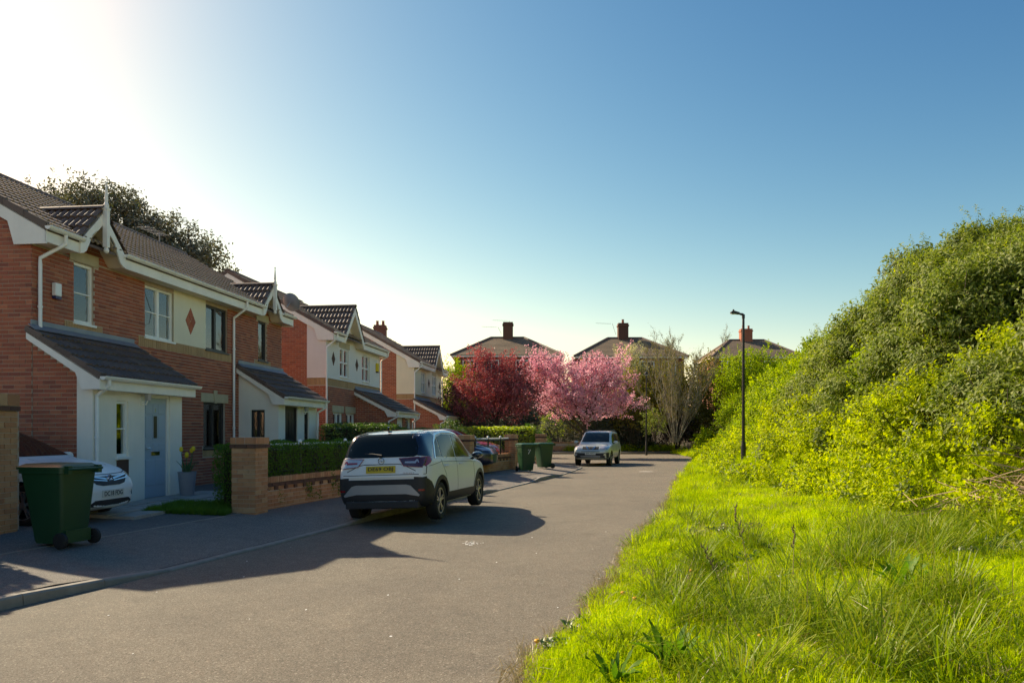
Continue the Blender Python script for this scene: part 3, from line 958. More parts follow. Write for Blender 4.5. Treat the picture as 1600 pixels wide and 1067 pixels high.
# the side wall that faces the camera
tz = EAVE + OV * TAN
rects = courses(-H1, 0.0, -.3, EAVE + (H1 / 2 + OV) * TAN - .25, [], lambda v: None if v > EAVE + (H1 / 2 + OV) * TAN - .3 else ((-H1 + max(0, (v - EAVE + .1) / TAN - OV), 0 - max(0, (v - EAVE + .1) / TAN - OV)) if v > EAVE - .1 else (-H1, 0)))
pieces(brick_boxes(rects, (0, 0, 0), X_, Z_, -Y_), M['brick'], h1, 'brick', 'bricks', 90, near_view)
rects = courses(-H1, 0.0, -.3, EAVE - .1, [])
pieces(brick_boxes(rects, (0, L1, 0), X_, Z_, Y_), M['brick'], h1, 'brick', 'bricks', 0, None)
# buff soldier bands
for (a, b, c, d) in bands1:
    rr_ = courses(a, b, c, d, [], None, .065, d - c - .02, .010)
    pieces(brick_boxes(rr_, (0, 0, 0), Y_, Z_, X_, .014), M['buff'], h1, 'buff_brick', 'buff_bricks', 0, None)
    MB().box(-.01, .006, a, b, c, d).build('band_mortar', M['mortar'], h1)
for (a, b, c, d) in lint1:
    MB().box(-.05, .02, a, b, c + .004, d).build('lintel', M['stone'], h1)
MB().prism([(.021, 6.36, 2.08), (.021, 6.46, 2.08), (.021, 6.50, 2.42), (.021, 6.32, 2.42)], (.02, 0, 0)).build('keystone', M['stone'], h1)
MB().box(-.05, .012, panel1[0], panel1[1], panel1[2] - .0, panel1[3]).build('render_panel', M['render_cream'], h1)
diamond(h1, 5.22, 4.05, .30, 2, .012)
window(h1, (0, W1[0][0], W1[0][2]), Y_, X_, .59, 1.16, 'upvc', (0, 1), .06, 'net')
wB = window(h1, (0, W1[1][0], W1[1][2]), Y_, X_, 1.15, 1.15, 'upvc', (1, 1), .06, 'net')
MB().tube([(-.085, 3.45, 4.52), (-.08, 3.58, 4.3), (-.08, 3.74, 4.05), (-.082, 3.66, 3.78), (-.085, 3.42, 3.68)], .004, 5).build('cable', M['black_paint'], wB)
window(h1, (0, W1[2][0], W1[2][2]), Y_, X_, 1.15, 1.15, 'dark_frame', (1, 0), .06, 'dark_room')
window(h1, (0, W1[3][0], W1[3][2]), Y_, X_, .59, 1.16, 'dark_frame', (0, 0), .06, 'net')
window(h1, (0, GW[0][0], GW[0][2]), Y_, X_, 1.13, 1.18, 'dark_frame', (1, 0), .07, 'curtain_dark')
main_roof(h1, L1, H1, EAVE, TAN, OV, .10, 130, near_view)
eaves(h1, L1, OV, EAVE, [(.80, 2.06), (8.54, 9.80)], .10)
small_gable(h1, 1.43, .66, 5.68, OV, EAVE + .02, TAN, True, (4.82, 6.22), 60, near_view)
small_gable(h1, 9.17, .66, 5.68, OV, EAVE + .02, TAN, True, (4.82, 6.22), 40, near_view)
lean_to(h1, 0, 2.86, 1.16, 3.16, 2.30, .86, 'render', True, (1.53, 2.41, 2.07), (.66, 1.02, .88, 1.92), (1.42, 2.03), 20, near_view, panel=True, winback='curtain_dark')
lean_to(h1, 7.74, 10.6, 1.16, 3.16, 2.30, 0, 'render', True, (8.19, 9.07, 2.07), (9.58, 9.94, .5, 1.92), (9.4, 2.03), 20, near_view, sidewin=(.36, .76, .55, 1.95), doormat='black_paint', doorframe='dark_frame', winframe='dark_frame')
pipe(h1, [(OV + .06, .32, EAVE - .02), (OV + .06, .32, EAVE - .22), (.055, .13, EAVE - .50), (.055, .13, EAVE - .6), (.055, .13, -.05)])
pipe(h1, [(OV + .06, 7.42, EAVE - .02), (OV + .06, 7.42, EAVE - .22), (.055, 7.36, EAVE - .50), (.055, 7.36, EAVE - .6), (.055, 7.36, .05)])
pipe(h1, [(1.16 + .30, .02, 2.28), (1.16 + .30, .02, 2.16), (1.2, .06, 1.98), (1.2, .06, 1.92), (1.2, .06, 0)])
pipe(h1, [(1.16 + .30, 10.62, 2.28), (1.16 + .30, 10.62, 2.10), (1.22, 10.52, 1.94), (1.22, 10.52, 1.9), (1.22, 10.52, 0)])
al = MB().box(.012, .10, .47, .63, 3.84, 4.08).build('alarm_box', M['upvc'], h1, bevel=.015)
MB().box(.02, .095, .475, .625, 3.79, 3.838).build('alarm_base', simple('alarm_blue', (.03, .035, .12), .4), al)
me = text_mesh('1', .11, .003); o = link_mesh('door_number', me, h1, M['chrome'])
o.matrix_local = Matrix.Translation((1.16 - .05, 1.97, 1.77)) @ Matrix(((0, 0, 1, 0), (1, 0, 0, 0), (0, 1, 0, 0), (0, 0, 0, 1)))
# ariel on the roof
mb = MB(); mb.tube([(-3.3, 9.3, 6.9), (-3.3, 9.3, 7.38)], .014, 6); mb.tube([(-3.3, 8.4, 7.34), (-3.3, 9.6, 7.34)], .008, 5)
for q in range(7): mb.tube([(-3.5, 8.5 + q * .16, 7.34), (-3.1, 8.5 + q * .16, 7.34)], .005, 4)
mb.build('aerial', M['lead'], h1)

# ------------------------------------------------------------------ houses 2 and 3: detached, rendered upper storey
def detached(D0, X0, mirror, rendermat, label, dish, curtain, detail=True):
    loc, rz_ = Hmat(D0, X0)
    h = thing('detached_house', label, 'house', loc, rz_, 'detached houses with a rendered upper storey')
    L, H = 6.7, 7.4
    bpy.context.view_layer.update()
    fy = (lambda a, b: (L - b, L - a)) if mirror else (lambda a, b: (a, b))
    w1 = fy(1.45, 2.45); w2 = fy(4.15, 5.2)
    sill = 3.10; top = 4.55
    up = [(w1[0], w1[1], sill + .35, top), (w2[0], w2[1], sill + .35, top)]
    g1 = fy(.75, 1.75); g2 = fy(2.2, 3.2)
    lo = [(g1[0], g1[1], 1.0, 2.05), (g2[0], g2[1], 1.0, 2.05)]
    holes = up + lo
    body_walls(h, L, H, holes, EAVE, TAN, OV, None)
    RB = 3.32
    band = (0, L, RB - .28, RB)
    rects = courses(0, L, -.3, RB - .28, lo)
    pieces(brick_boxes(rects, (0, 0, 0), Y_, Z_, X_), M['brick'], h, 'brick', 'bricks', 0, None)
    rects = courses(0, L, RB - .28, RB, [], None, .065, .24, .010)
    pieces(brick_boxes(rects, (0, 0, 0), Y_, Z_, X_, .016), M['buff'], h, 'buff_brick', 'buff_bricks', 0, None)
    RX = .92 if mirror else .70       # how far the render runs round the corner
    prof = lambda v: None if v > EAVE + (H / 2 + OV) * TAN - .3 else ((-H + max(0, (v - EAVE + .1) / TAN - OV), 0 - max(0, (v - EAVE + .1) / TAN - OV)) if v > EAVE - .1 else (-H, 0))
    rects = courses(-H, 0, -.3, EAVE + (H / 2 + OV) * TAN - .3, [(-RX, 0, RB - .28, 99)], prof)
    pieces(brick_boxes(rects, (0, 0, 0), X_, Z_, -Y_), M['brick'], h, 'brick', 'bricks', 0, None)
    rects = courses(-RX, 0, RB - .28, RB, [], None, .065, .24, .010)
    pieces(brick_boxes(rects, (0, 0, 0), X_, Z_, -Y_, .016), M['buff'], h, 'buff_brick', 'buff_bricks', 0, None)
    # rendered upper storey
    mb = MB(); wall_core(mb, -.014, L + .014, RB, EAVE - .05, up, (.022, 0, 0), Y_, Z_, X_, .06); mb.build('render_front', M[rendermat], h)
    MB().prism([(-RX, -.022, RB), (.02, -.022, RB), (.02, -.022, EAVE + .1), (-RX, -.022, EAVE + (RX + OV) * TAN - .12)], (0, .06, 0)).build('render_side', M[rendermat], h)
    MB().box(-.0, .05, -.04, L + .03, RB - .02, RB).build('render_bead', M['upvc'], h)
    MB().box(-RX, 0, -.045, -.02, RB - .02, RB).build('render_bead', M['upvc'], h)
    gy = 2.2 if not mirror else L - 2.2
    hw, az = 1.12, 6.22
    mb = MB(); mb.prism([(.018, gy - hw, EAVE - .3), (.018, gy + hw, EAVE - .3), (.018, gy, az - .1)], (-.1, 0, 0)); mb.build('gable_wall', M[rendermat], h)
    for (a, b, c, d) in up:
        window(h, (.022, a, c), Y_, X_, b - a, d - c, 'upvc', (1, 1), .05, curtain, sash=True)
    MB().box(-.02, .03, up[0][0] - .12, up[0][1] + .12, up[0][3] + .01, up[0][3] + .24).build('lintel', M['stone'], h)
    for (a, b, c, d) in lo:
        window(h, (0, a, c), Y_, X_, b - a, d - c, 'upvc', (1, 0), .05, curtain)
        MB().box(-.02, .03, a - .12, b + .12, d + .01, d + .27).build('lintel', M['stone'], h)
    for y in ((.72, 3.45) if not mirror else (L - 3.45 + .1, L - .55)):
        diamond(h, y, 4.05, .24, 1, .024)
    main_roof(h, L, H, EAVE, TAN, OV, .10, 0, None, 'tile')
    gaps = [(gy - hw * 1.02, gy + hw * 1.02)]
    eaves(h, L, OV, EAVE, gaps, .10)
    small_gable(h, gy, hw, az, OV, EAVE + .02, TAN, False, None, 0, None)
    py = fy(3.3, 6.7)
    lean_to(h, py[0], py[1], 1.5, 3.02, 2.15, 0, 'render', True, (py[0] + .9, py[0] + 1.8, 2.0), (py[0] + 2.2, py[0] + 3.1, .8, 1.95), None, 0, None, allbrick=True, doormat='upvc', winback=curtain)
    pipe(h, [(OV + .06, .10, EAVE - .02), (OV + .06, .10, EAVE - .2), (.06, -.07, EAVE - .55), (.06, -.07, EAVE - .62), (.06, -.07, .1)])
    pipe(h, [(OV + .06, L, EAVE - .02), (OV + .06, L, EAVE - .22), (.06, L + .1, EAVE - .42), (.06, L + .1, EAVE - .5), (.06, L + .1, .1)])
    pipe(h, [(1.5 + .30, py[1] + .1, 2.12), (1.5 + .30, py[1] + .1, 1.95), (1.52, py[1] + .0, 1.75), (1.52, py[1], 1.7), (1.52, py[1], 0)])
    pipe(h, [(1.5 + .30, py[0] - .05, 2.12), (1.5 + .30, py[0] - .05, 1.95), (1.42, py[0] - .06, 1.75), (1.42, py[0] - .06, 1.7), (1.42, py[0] - .06, 0)])
    if not mirror:
        b = MB().box(.025, .12, 6.05, 6.3, 4.0, 4.36).build('alarm_box', M['yellow'], h, bevel=.02)
        MB().box(.03, .11, 6.06, 6.29, 3.95, 3.998).build('alarm_base', M['black_paint'], b)
    return h
h2 = detached(27.6, -6.75, False, 'render_pink', 'brick house with white rendered upper floor and yellow alarm box', False, 'curtain_red')
h3 = detached(39.4, -5.08, True, 'render_cream', 'brick house with cream rendered upper floor beside the dark red tree', False, 'net')
# satellite dish on the end of house 1
mb = MB(); prof = [(0, 0), (.12, .012), (.22, .045), (.30, .09)]
mb.lathe(prof, (0, 0, 0), k=20); 
o = mb.build('satellite_dish', M['lead'], h1, smooth=True); o.location = (.22, 10.74, 5.42); o.rotation_euler = (R(-65), R(20), 0)
MB().tube([(0, 0, -.01), (0, .1, -.18)], .02, 6).build('dish_arm', M['lead'], o)

# ------------------------------------------------------------------ far houses beyond the trees
def far_house(cx, D, wid, dep, ridge, base_z, eave_h, rise, label, chim, aerials, wins=True):
    h = thing('hipped_house', label, 'house', (cx, D, base_z), 0, 'hipped-roof houses beyond the trees')
    x = wid / 2
    MB().box(-x + .35, x - .35, .35, dep - .35, -3.5, eave_h - .15).build('wall', M['far_brick'], h)
    MB().box(-x + .05, x - .05, .05, dep - .05, eave_h - .15, eave_h).build('fascia', M['fascia'], h)
    r = ridge / 2; c = dep / 2
    P = [(-x, 0, eave_h), (x, 0, eave_h), (x, dep, eave_h), (-x, dep, eave_h), (-r, c, eave_h + rise), (r, c, eave_h + rise)]
    mb = MB(); mb.add(P, [(0, 1, 5, 4), (1, 2, 5), (2, 3, 4, 5), (3, 0, 4), (0, 3, 2, 1)])
    rf = mb.build('roof', M['far_tile'], h)
    mb = MB()
    for a, b in ((4, 5), (0, 4), (3, 4), (1, 5), (2, 5)):
        mb.tube([Vector(P[a]) + Z_ * .03, Vector(P[b]) + Z_ * .03], .13, 6)
    mb.build('hip_tiles', M['tile_dark'], rf)
    # slate courses as thin raised steps on the front slope
    mb = MB(); n = 14
    for i in range(n):
        t0 = i / n; t1 = (i + 1) / n
        q = lambda t, e: Vector((-x + (x - r) * t + .1, c * t, eave_h + rise * t + e)); w = lambda t, e: Vector((x - (x - r) * t - .1, c * t, eave_h + rise * t + e))
        mb.add([q(t0, .05), w(t0, .05), w(t1, .02), q(t1, .02), q(t0, .0), w(t0, .0)], [(0, 1, 2, 3), (4, 5, 1, 0)])
    mb.build('slate_courses', M['far_tile'], rf)
    for (px, w, hh, mat, pots) in chim:
        z0 = eave_h + rise
        ch = MB().box(px - w / 2, px + w / 2, c - .45, c + .45, z0 - 1.2, z0 + hh).build('chimney', M[mat], rf)
        mb = MB(); mb.box(px - w / 2 - .06, px + w / 2 + .06, c - .51, c + .51, z0 + hh - .32, z0 + hh - .18); mb.build('chimney_band', M[mat], h)
        for i in range(pots):
            xx = px - w / 2 + w * (i + .5) / pots
            MB().lathe([(.15, 0), (.13, .1), (.11, .35), (.15, .4)], (xx, c, z0 + hh), k=10).build('chimney_pot', M['terracotta'], h)
    for (px, z, dirn) in aerials:
        mb = MB(); z0 = eave_h + rise
        mb.tube([(px, c, z0 + .4), (px + .35 * dirn, c, z0 + z)], .018, 5); mb.tube([(px + .5 * dirn, c, z0 + z - .02), (px + 2.0 * dirn, c, z0 + z + .05)], .012, 5)
        for q in range(6): mb.tube([(px + (.55 + q * .24) * dirn, c - .3, z0 + z), (px + (.55 + q * .24) * dirn, c + .3, z0 + z)], .008, 4)
        mb.build('aerial', M['lead'], h)
    if wins:
        for fx in (-.66, -.28, .28, .66):
            mb = MB(); a = fx * x
            for (q0, q1, z0, z1) in ((a - .7, a + .7, eave_h - 1.75, eave_h - 1.67), (a - .7, a + .7, eave_h - .50, eave_h - .42), (a - .7, a - .62, eave_h - 1.67, eave_h - .5), (a + .62, a + .7, eave_h - 1.67, eave_h - .5), (a - .04, a + .04, eave_h - 1.67, eave_h - .5)):
                mb.box(q0, q1, .28, .34, z0, z1)
            w = mb.build('window', M['upvc'], h)
            MB().box(a - .62, a + .62, .30, .335, eave_h - 1.67, eave_h - .5).build('pane', M['dark_room'], w)
    return h
far_house(-.45, 72, 10.7, 8.6, 3.3, 3.6, 5.25, 2.15, 'hip-roofed house behind the dark red tree with plain brown chimney', [(.05, 1.0, 1.55, 'brick_dark', 0)], [(-.6, 1.1, -1), (.5, 1.75, -1)])
far_house(11.3, 72, 10.8, 8.6, 3.4, 3.6, 5.15, 2.2, 'hip-roofed house behind the pink blossom and the bare tree', [(-.2, 1.0, 1.5, 'brick_dark', 1)], [(-.9, 1.5, -1)])
far_house(27.2, 84, 10.2, 8.6, 4.0, 4.2, 5.7, 2.3, 'hip-roofed house with orange chimney beside the tall lamp post', [(-.1, 1.3, 1.3, 'terracotta', 2)], [])
far_house(-12.2, 62, 9.0, 8.4, 2.6, 1.6, 5.6, 2.5, 'dark hip-roofed house showing above the cream house roof', [(.75, 1.0, 1.15, 'far_brick', 2)], [])
# ------------------------------------------------------------------ cars
M['paint_white'] = simple('white_car_paint', (.82, .82, .82), .38, .02, 3, spec=.35, coat=.25)
M['paint_silver'] = simple('silver_green_car_paint', (.56, .59, .57), .36, .03, 3, metallic=.25, coat=.4)
M['paint_red'] = simple('red_car_paint', (.42, .015, .03), .3, .03, 3, coat=.8)
M['paint_navy'] = simple('navy_car_paint', (.02, .022, .045), .28, .05, 3, coat=.8)
M['roof_black'] = simple('black_car_roof', (.012, .014, .022), .18, .05, 3, coat=1.0)
M['car_glass'] = simple('dark_car_glass', (.010, .014, .014), .05, .05, 3, spec=.25)
M['trim'] = simple('black_plastic_trim', (.022, .022, .026), .55, .12, 8, .1, 120)
M['skid'] = simple('silver_skid_plate', (.40, .40, .42), .4, .05, 5, metallic=.5)
M['well'] = simple('wheel_well', (.008, .008, .008), .95)
M['alloy'] = simple('alloy_wheel', (.42, .42, .43), .3, .05, metallic=.7)
M['alloy_dark'] = simple('dark_alloy', (.03, .03, .032), .35, .05, metallic=.4)
M['lamp_red'] = simple('red_lamp', (.28, .008, .012), .12, .1, 20, coat=1.0)
M['lamp_dark'] = simple('dark_lamp', (.07, .02, .035), .10, .15, 20, coat=1.0)
M['lamp_clear'] = simple('clear_lamp', (.50, .48, .50), .10, .2, 30, metallic=.35, coat=1.0)
M['plate_y'] = simple('yellow_plate', (.62, .44, .02), .5, .03)
M['plate_w'] = simple('white_plate', (.66, .66, .62), .5, .03)
M['seam'] = simple('panel_gap', (.02, .02, .022), .8)

class Car:
    def __init__(s, name, label, paint, L, W, top, wtop, wplan, belt, bot, mid=.52, wheels=None, wr=.33, arch=.375, loc=(0, 0, 0), yaw=0, roll=0, scale=1.0, cat='car'):
        """profiles are (x, value) lists in car space: x forward, y left, z up"""
        s.e = thing(name, label, cat, loc)
        s.e.rotation_euler = (roll, 0, yaw); s.e.scale = (scale,) * 3
        s.paint = M[paint]; s.W = W; s.L = L; s.wheels = wheels; s.wr = wr
        xs = sorted({*[p[0] for p in top], *[p[0] for p in wplan], *np.linspace(-L / 2, L / 2, 15)})
        xs = [xs[0]] + [b for a, b in zip(xs[:-1], xs[1:]) if b - a > .02]
        f = lambda t, x: float(np.interp(x, [p[0] for p in t], [p[1] for p in t]))
        V = []; 
        for x in xs:
            w = f(wplan, x) * W / 2; t = f(top, x); b = f(bot, x); wt = f(wtop, x) * W / 2
            be = min(f(belt, x), t - .05)
            pts = [(0, b), (w * .7, b), (w * .95, b + .05), (w * .995, b + (be - b) * .35), (w, b + (be - b) * .68), (w * .985, be - .05), (w * .955, be + .01),
                   (wt + .025, t - .075), (wt - .04, t - .02), (wt * .62, t), (0, t)]
            V.append(pts)
        k = len(V[0]); n = len(xs)
        verts = []; idx = {}
        for i, x in enumerate(xs):
            for j, (y, z) in enumerate(V[i]):
                idx[i, j, 1] = len(verts); verts.append((x, y, z))
                if j in (0, k - 1): idx[i, j, -1] = idx[i, j, 1]
                else: idx[i, j, -1] = len(verts); verts.append((x, -y, z))
        faces = []
        for i in range(n - 1):
            for j in range(k - 1):
                faces.append((idx[i, j, 1], idx[i + 1, j, 1], idx[i + 1, j + 1, 1], idx[i, j + 1, 1]))
                faces.append((idx[i, j + 1, -1], idx[i + 1, j + 1, -1], idx[i + 1, j, -1], idx[i, j, -1]))
        for i, flip in ((0, 1), (n - 1, -1)):
            for j in range(k - 1):
                q = [idx[i, j, 1], idx[i, j + 1, 1], idx[i, j + 1, -1], idx[i, j, -1]]
                q = [a for p, a in enumerate(q) if a not in q[:p]]
                faces.append(q if flip > 0 else q[::-1])
        me = bpy.data.meshes.new('car_body'); me.from_pydata(verts, [], faces)
        bm = bmesh.new(); bm.from_mesh(me); bmesh.ops.recalc_face_normals(bm, faces=bm.faces); bm.to_mesh(me); bm.free()
        tmp = bpy.data.objects.new('tmp', me); COL.objects.link(tmp)
        md = tmp.modifiers.new('s', 'SUBSURF'); md.levels = md.render_levels = 2
        dg = bpy.context.evaluated_depsgraph_get()
        me2 = bpy.data.meshes.new_from_object(tmp.evaluated_get(dg))
        bpy.data.objects.remove(tmp)
        bm = bmesh.new(); bm.from_mesh(me2)
        if bm.calc_volume(signed=True) < 0: bmesh.ops.reverse_faces(bm, faces=bm.faces)
        bm.to_mesh(me2); bm.free()
        bm = bmesh.new(); bm.from_mesh(me2); s.bvh = BVHTree.FromBMesh(bm); bm.free()
        me2.materials.clear(); me2.materials.append(s.paint); me2.materials.append(M['well'])
        body = bpy.data.objects.new('body', me2); COL.objects.link(body)
        # wheel arches cut through the sides
        if wheels:
            mb = MB()
            for x in wheels:
                for sg in (1, -1):
                    y0, y1 = (W / 2 - .34, W / 2 + .2)
                    mb.lathe([(arch, min(sg * y0, sg * y1)), (arch, max(sg * y0, sg * y1))], (x, 0, wr), 'y', 32)
            cut = mb.build('cut', M['well'])
            cut.data.materials.clear(); cut.data.materials.append(s.paint); cut.data.materials.append(M['well'])
            for p in cut.data.polygons: p.material_index = 1
            b = body.modifiers.new('b', 'BOOLEAN'); b.operation = 'DIFFERENCE'; b.object = cut; b.solver = 'EXACT'
            dg = bpy.context.evaluated_depsgraph_get()
            me3 = bpy.data.meshes.new_from_object(body.evaluated_get(dg))
            body.modifiers.clear(); body.data = me3
            bpy.data.objects.remove(cut)
        me3 = body.data; me3.name = 'body'
        for p in me3.polygons: p.use_smooth = True
        me3.set_sharp_from_angle(angle=R(42))
        body.parent = s.e; s.body = body
    def patch(s, name, poly, view, mat, off=.006, thick=.02, parent=None, res=.06, yaw=0.0, mirror=False):
        """a shaped panel lying on the body. view: 'rear','front','left','right','top' or an angle in degrees about z (0 = seen from the front)"""
        if mirror:
            s.patch(name, [(-u, v) for u, v in poly], {'left': 'right', 'right': 'left'}.get(view, view) if isinstance(view, str) else -view, mat, off, thick, parent, res)
        ang = {'front': 0, 'rear': 180, 'left': 90, 'right': -90}.get(view, view)
        if view == 'top':
            D = Vector((0, 0, -1)); U = X_; W = Y_
        else:
            a = R(ang); out = Vector((math.cos(a), math.sin(a), 0)); D = -out; U = Vector((-math.sin(a), math.cos(a), 0)); W = Z_.copy()
        bm = bmesh.new()
        vs = [bm.verts.new((u, v, 0)) for u, v in poly]
        bm.faces.new(vs)
        us = [p[0] for p in poly]; ws = [p[1] for p in poly]
        for ax, lo, hi in ((0, min(us), max(us)), (1, min(ws), max(ws))):
            c = lo + res
            while c < hi - .005:
                co = [0, 0, 0]; co[ax] = c; no = [0, 0, 0]; no[ax] = 1
                bmesh.ops.bisect_plane(bm, geom=bm.verts[:] + bm.edges[:] + bm.faces[:], plane_co=co, plane_no=no, dist=1e-5); c += res
        bmesh.ops.triangulate(bm, faces=[f for f in bm.faces if len(f.verts) > 4])
        for v in bm.verts:
            p = U * v.co.x + W * v.co.y - D * 6
            hit = s.bvh.ray_cast(p, D)
            if hit[0] is None:
                q = s.bvh.find_nearest(U * v.co.x + W * v.co.y - D * (s.L / 2 if ang in (0, 180) else s.W / 2)); loc, nr = q[0], q[1]
            else: loc, nr = hit[0], hit[1]
            if nr.dot(D) > .2: nr = -nr
            v.co = loc + nr * off
        bm.normal_update()
        if sum((f.normal.dot(D) * f.calc_area() for f in bm.faces)) > 0: bmesh.ops.reverse_faces(bm, faces=bm.faces)
        # rim turned inwards
        be = [e for e in bm.edges if len(e.link_faces) == 1]
        r = bmesh.ops.extrude_edge_only(bm, edges=be)
        for v in [g for g in r['geom'] if isinstance(g, bmesh.types.BMVert)]:
            v.co += D * thick
        bmesh.ops.recalc_face_normals(bm, faces=bm.faces)
        me = bpy.data.meshes.new(name); bm.to_mesh(me); bm.free()
        for p in me.polygons: p.use_smooth = True
        me.set_sharp_from_angle(angle=R(50))
        me.materials.append(M[mat] if isinstance(mat, str) else mat)
        return link_mesh(name, me, parent or s.e)
    def seam(s, pts, view, w=.007, mat='seam', name='panel_gap', off=.0025, mirror=False):
        if mirror: s.seam([(-u, v) for u, v in pts], {'left': 'right', 'right': 'left'}.get(view, view), w, mat, name, off)
        poly = []
        P = [Vector(p) for p in pts]
        L_, R_ = [], []
        for i, p in enumerate(P):
            t = (P[min(i + 1, len(P) - 1)] - P[max(i - 1, 0)]).normalized(); n = Vector((-t.y, t.x)) * w / 2
            L_.append(p + n); R_.append(p - n)
        return s.patch(name, [tuple(p) for p in L_ + R_[::-1]], view, mat, off, .004, None, .09)
    def at(s, u, v, view):
        ang = {'front': 0, 'rear': 180, 'left': 90, 'right': -90}.get(view, view); a = R(ang)
        out = Vector((math.cos(a), math.sin(a), 0)); U = Vector((-math.sin(a), math.cos(a), 0))
        h = s.bvh.ray_cast(U * u + Z_ * v + out * 6, -out)
        return h[0], h[1], U
    def add_wheels(s, rim='alloy', spokes=5, tw=.215, dark=None):
        for x in s.wheels:
            for sg in (1, -1):
                r = s.wr; y = sg * (s.W / 2 - .02 - tw / 2)
                rr = r * .665
                mb = MB()
                yo = sg * (tw / 2 - .022)
                mb.lathe([(rr + .012, sg * tw / 2 * .86), (rr, yo), (rr - .022, yo - sg * .012), (rr - .03, yo - sg * .07), (.02, yo - sg * .09)], (0, 0, 0), 'y', 28, False)
                w = mb.build('wheel', M[dark or 'alloy_dark'], s.e, smooth=True); w.location = (x, y, r)
                mb = MB()
                for q in range(spokes):
                    a0 = 2 * math.pi * q / spokes + .3
                    for da in (-.16, .16):
                        p0 = Vector((math.cos(a0 + da * .7) * .05, yo - sg * .012, math.sin(a0 + da * .7) * .05)); p1 = Vector((math.cos(a0 + da) * (rr - .004), yo - sg * .004, math.sin(a0 + da) * (rr - .004)))
                        t = Vector((-math.sin(a0), 0, math.cos(a0))) * .014
                        mb.prism([p0 - t, p0 + t, p1 + t * .8, p1 - t * .8], (0, -sg * .03, 0))
                mb.lathe([(.0, yo + sg * .0), (.05, yo - sg * .004), (.055, yo - sg * .03)], (0, 0, 0), 'y', 16)
                mb.lathe([(rr + .010, yo + sg * .002), (rr - .012, yo + sg * .001), (rr - .012, yo - sg * .02)], (0, 0, 0), 'y', 28, False)
                mb.build('spokes', M[rim], w, smooth=True)
                mb = MB(); h = tw / 2
                mb.lathe([(rr + .008, -h * .86), (r * .84, -h), (r * .95, -h * .93), (r, -h * .72), (r, h * .72), (r * .95, h * .93), (r * .84, h), (rr + .008, h * .86)], (0, 0, 0), 'y', 36, False)
                mb.build('tyre', M['rubber'], w, smooth=True)
    def plate(s, text, view, z, w, h, mat, off=.02, u=0.0, tilt=0.0):
        loc, nr, U = s.at(u, z, view)
        a = R({'front': 0, 'rear': 180}.get(view, view)); out = Vector((math.cos(a), math.sin(a), 0))
        p = bpy.data.objects.new('number_plate', None)
        mb = MB(); mb.box(-w / 2, w / 2, -.006, .006, -h / 2, h / 2)
        o = mb.build('number_plate', M[mat], s.e, bevel=.003)
        bpy.data.objects.remove(p)
        o.matrix_local = Matrix.Translation(loc + out * off) @ Matrix.Rotation(a + R(90), 4, 'Z') @ Matrix.Rotation(tilt, 4, 'X')
        me = text_mesh(text, h * .86, .001, .018)
        t = link_mesh('lettering', me, o, M['black_paint'])
        xs = [v.co.x for v in me.vertices]; sc = (w * .86) / (max(xs) - min(xs)); cx = (max(xs) + min(xs)) / 2
        ys = [v.co.y for v in me.vertices]; sy = (h * .66) / (max(ys) - min(ys)); cy = (max(ys) + min(ys)) / 2
        t.matrix_local = Matrix.Translation((0, -.0075, 0)) @ Matrix.Rotation(R(90), 4, 'X') @ Matrix.Diagonal((sc, sy, 1, 1)) @ Matrix.Translation((-cx, -cy, 0))
        return o
    def mirrors(s, x, z, mat, y=None, sides=(1, -1), size=1.0):
        for sg in sides:
            y = y or s.W / 2
            mb = MB(); k = size
            mb.lathe([(.0, -.10 * k), (.06 * k, -.085 * k), (.088 * k, -.03 * k), (.09 * k, .035 * k), (.0, .05 * k)], (0, 0, 0), 'x', 14)
            o = mb.build('wing_mirror', M[mat], s.e, smooth=True)
            o.location = (x + .03, sg * (y + .10), z); o.scale = (1, 1.25, .8)
            MB().lathe([(.0, -.052), (.078, -.052)], (0, 0, 0), 'x', 14).build('mirror_glass', M['chrome'], o)
            MB().tube([(0, -sg * .03, -.04), (.05, -sg * .10, -.09)], [.025, .03], 8).build('mirror_arm', M['trim'], o)
    def box(s, name, x0, x1, y0, y1, z0, z1, mat, bevel=.0, parent=None):
        return MB().box(x0, x1, y0, y1, z0, z1).build(name, M[mat], parent or s.e, bevel=bevel)
    def ring(s, name, u, z, view, r, mat='chrome', bar=True):
        loc, nr, U = s.at(u, z, view); a = R({'front': 0, 'rear': 180}.get(view, view)); out = Vector((math.cos(a), math.sin(a), 0))
        mb = MB(); n = 24
        mb.tube([loc + out * .012 + U * r * math.cos(t) + Z_ * r * math.sin(t) for t in np.linspace(0, 2 * math.pi, n + 1)], r * .15, 6)
        o = mb.build(name, M[mat], s.e, smooth=True)
        if bar:
            MB().tube([loc + out * .014 + U * a_ * r + Z_ * b_ * r for a_, b_ in ((-.75, -.1), (-.2, .35), (.1, .0), (-.1, -.45), (.35, -.2), (.75, .15))], r * .11, 6).build('emblem', M[mat], o, smooth=True)
        return o

def arch_poly(xc, wr, r0, r1, a0=-8, a1=188, sg=1):
    a = [R(a0 + (a1 - a0) * i / 18) for i in range(19)]
    return [(xc + r1 * math.cos(t), wr + r1 * math.sin(t)) for t in a] + [(xc + r0 * math.cos(t), wr + r0 * math.sin(t)) for t in a[::-1]]

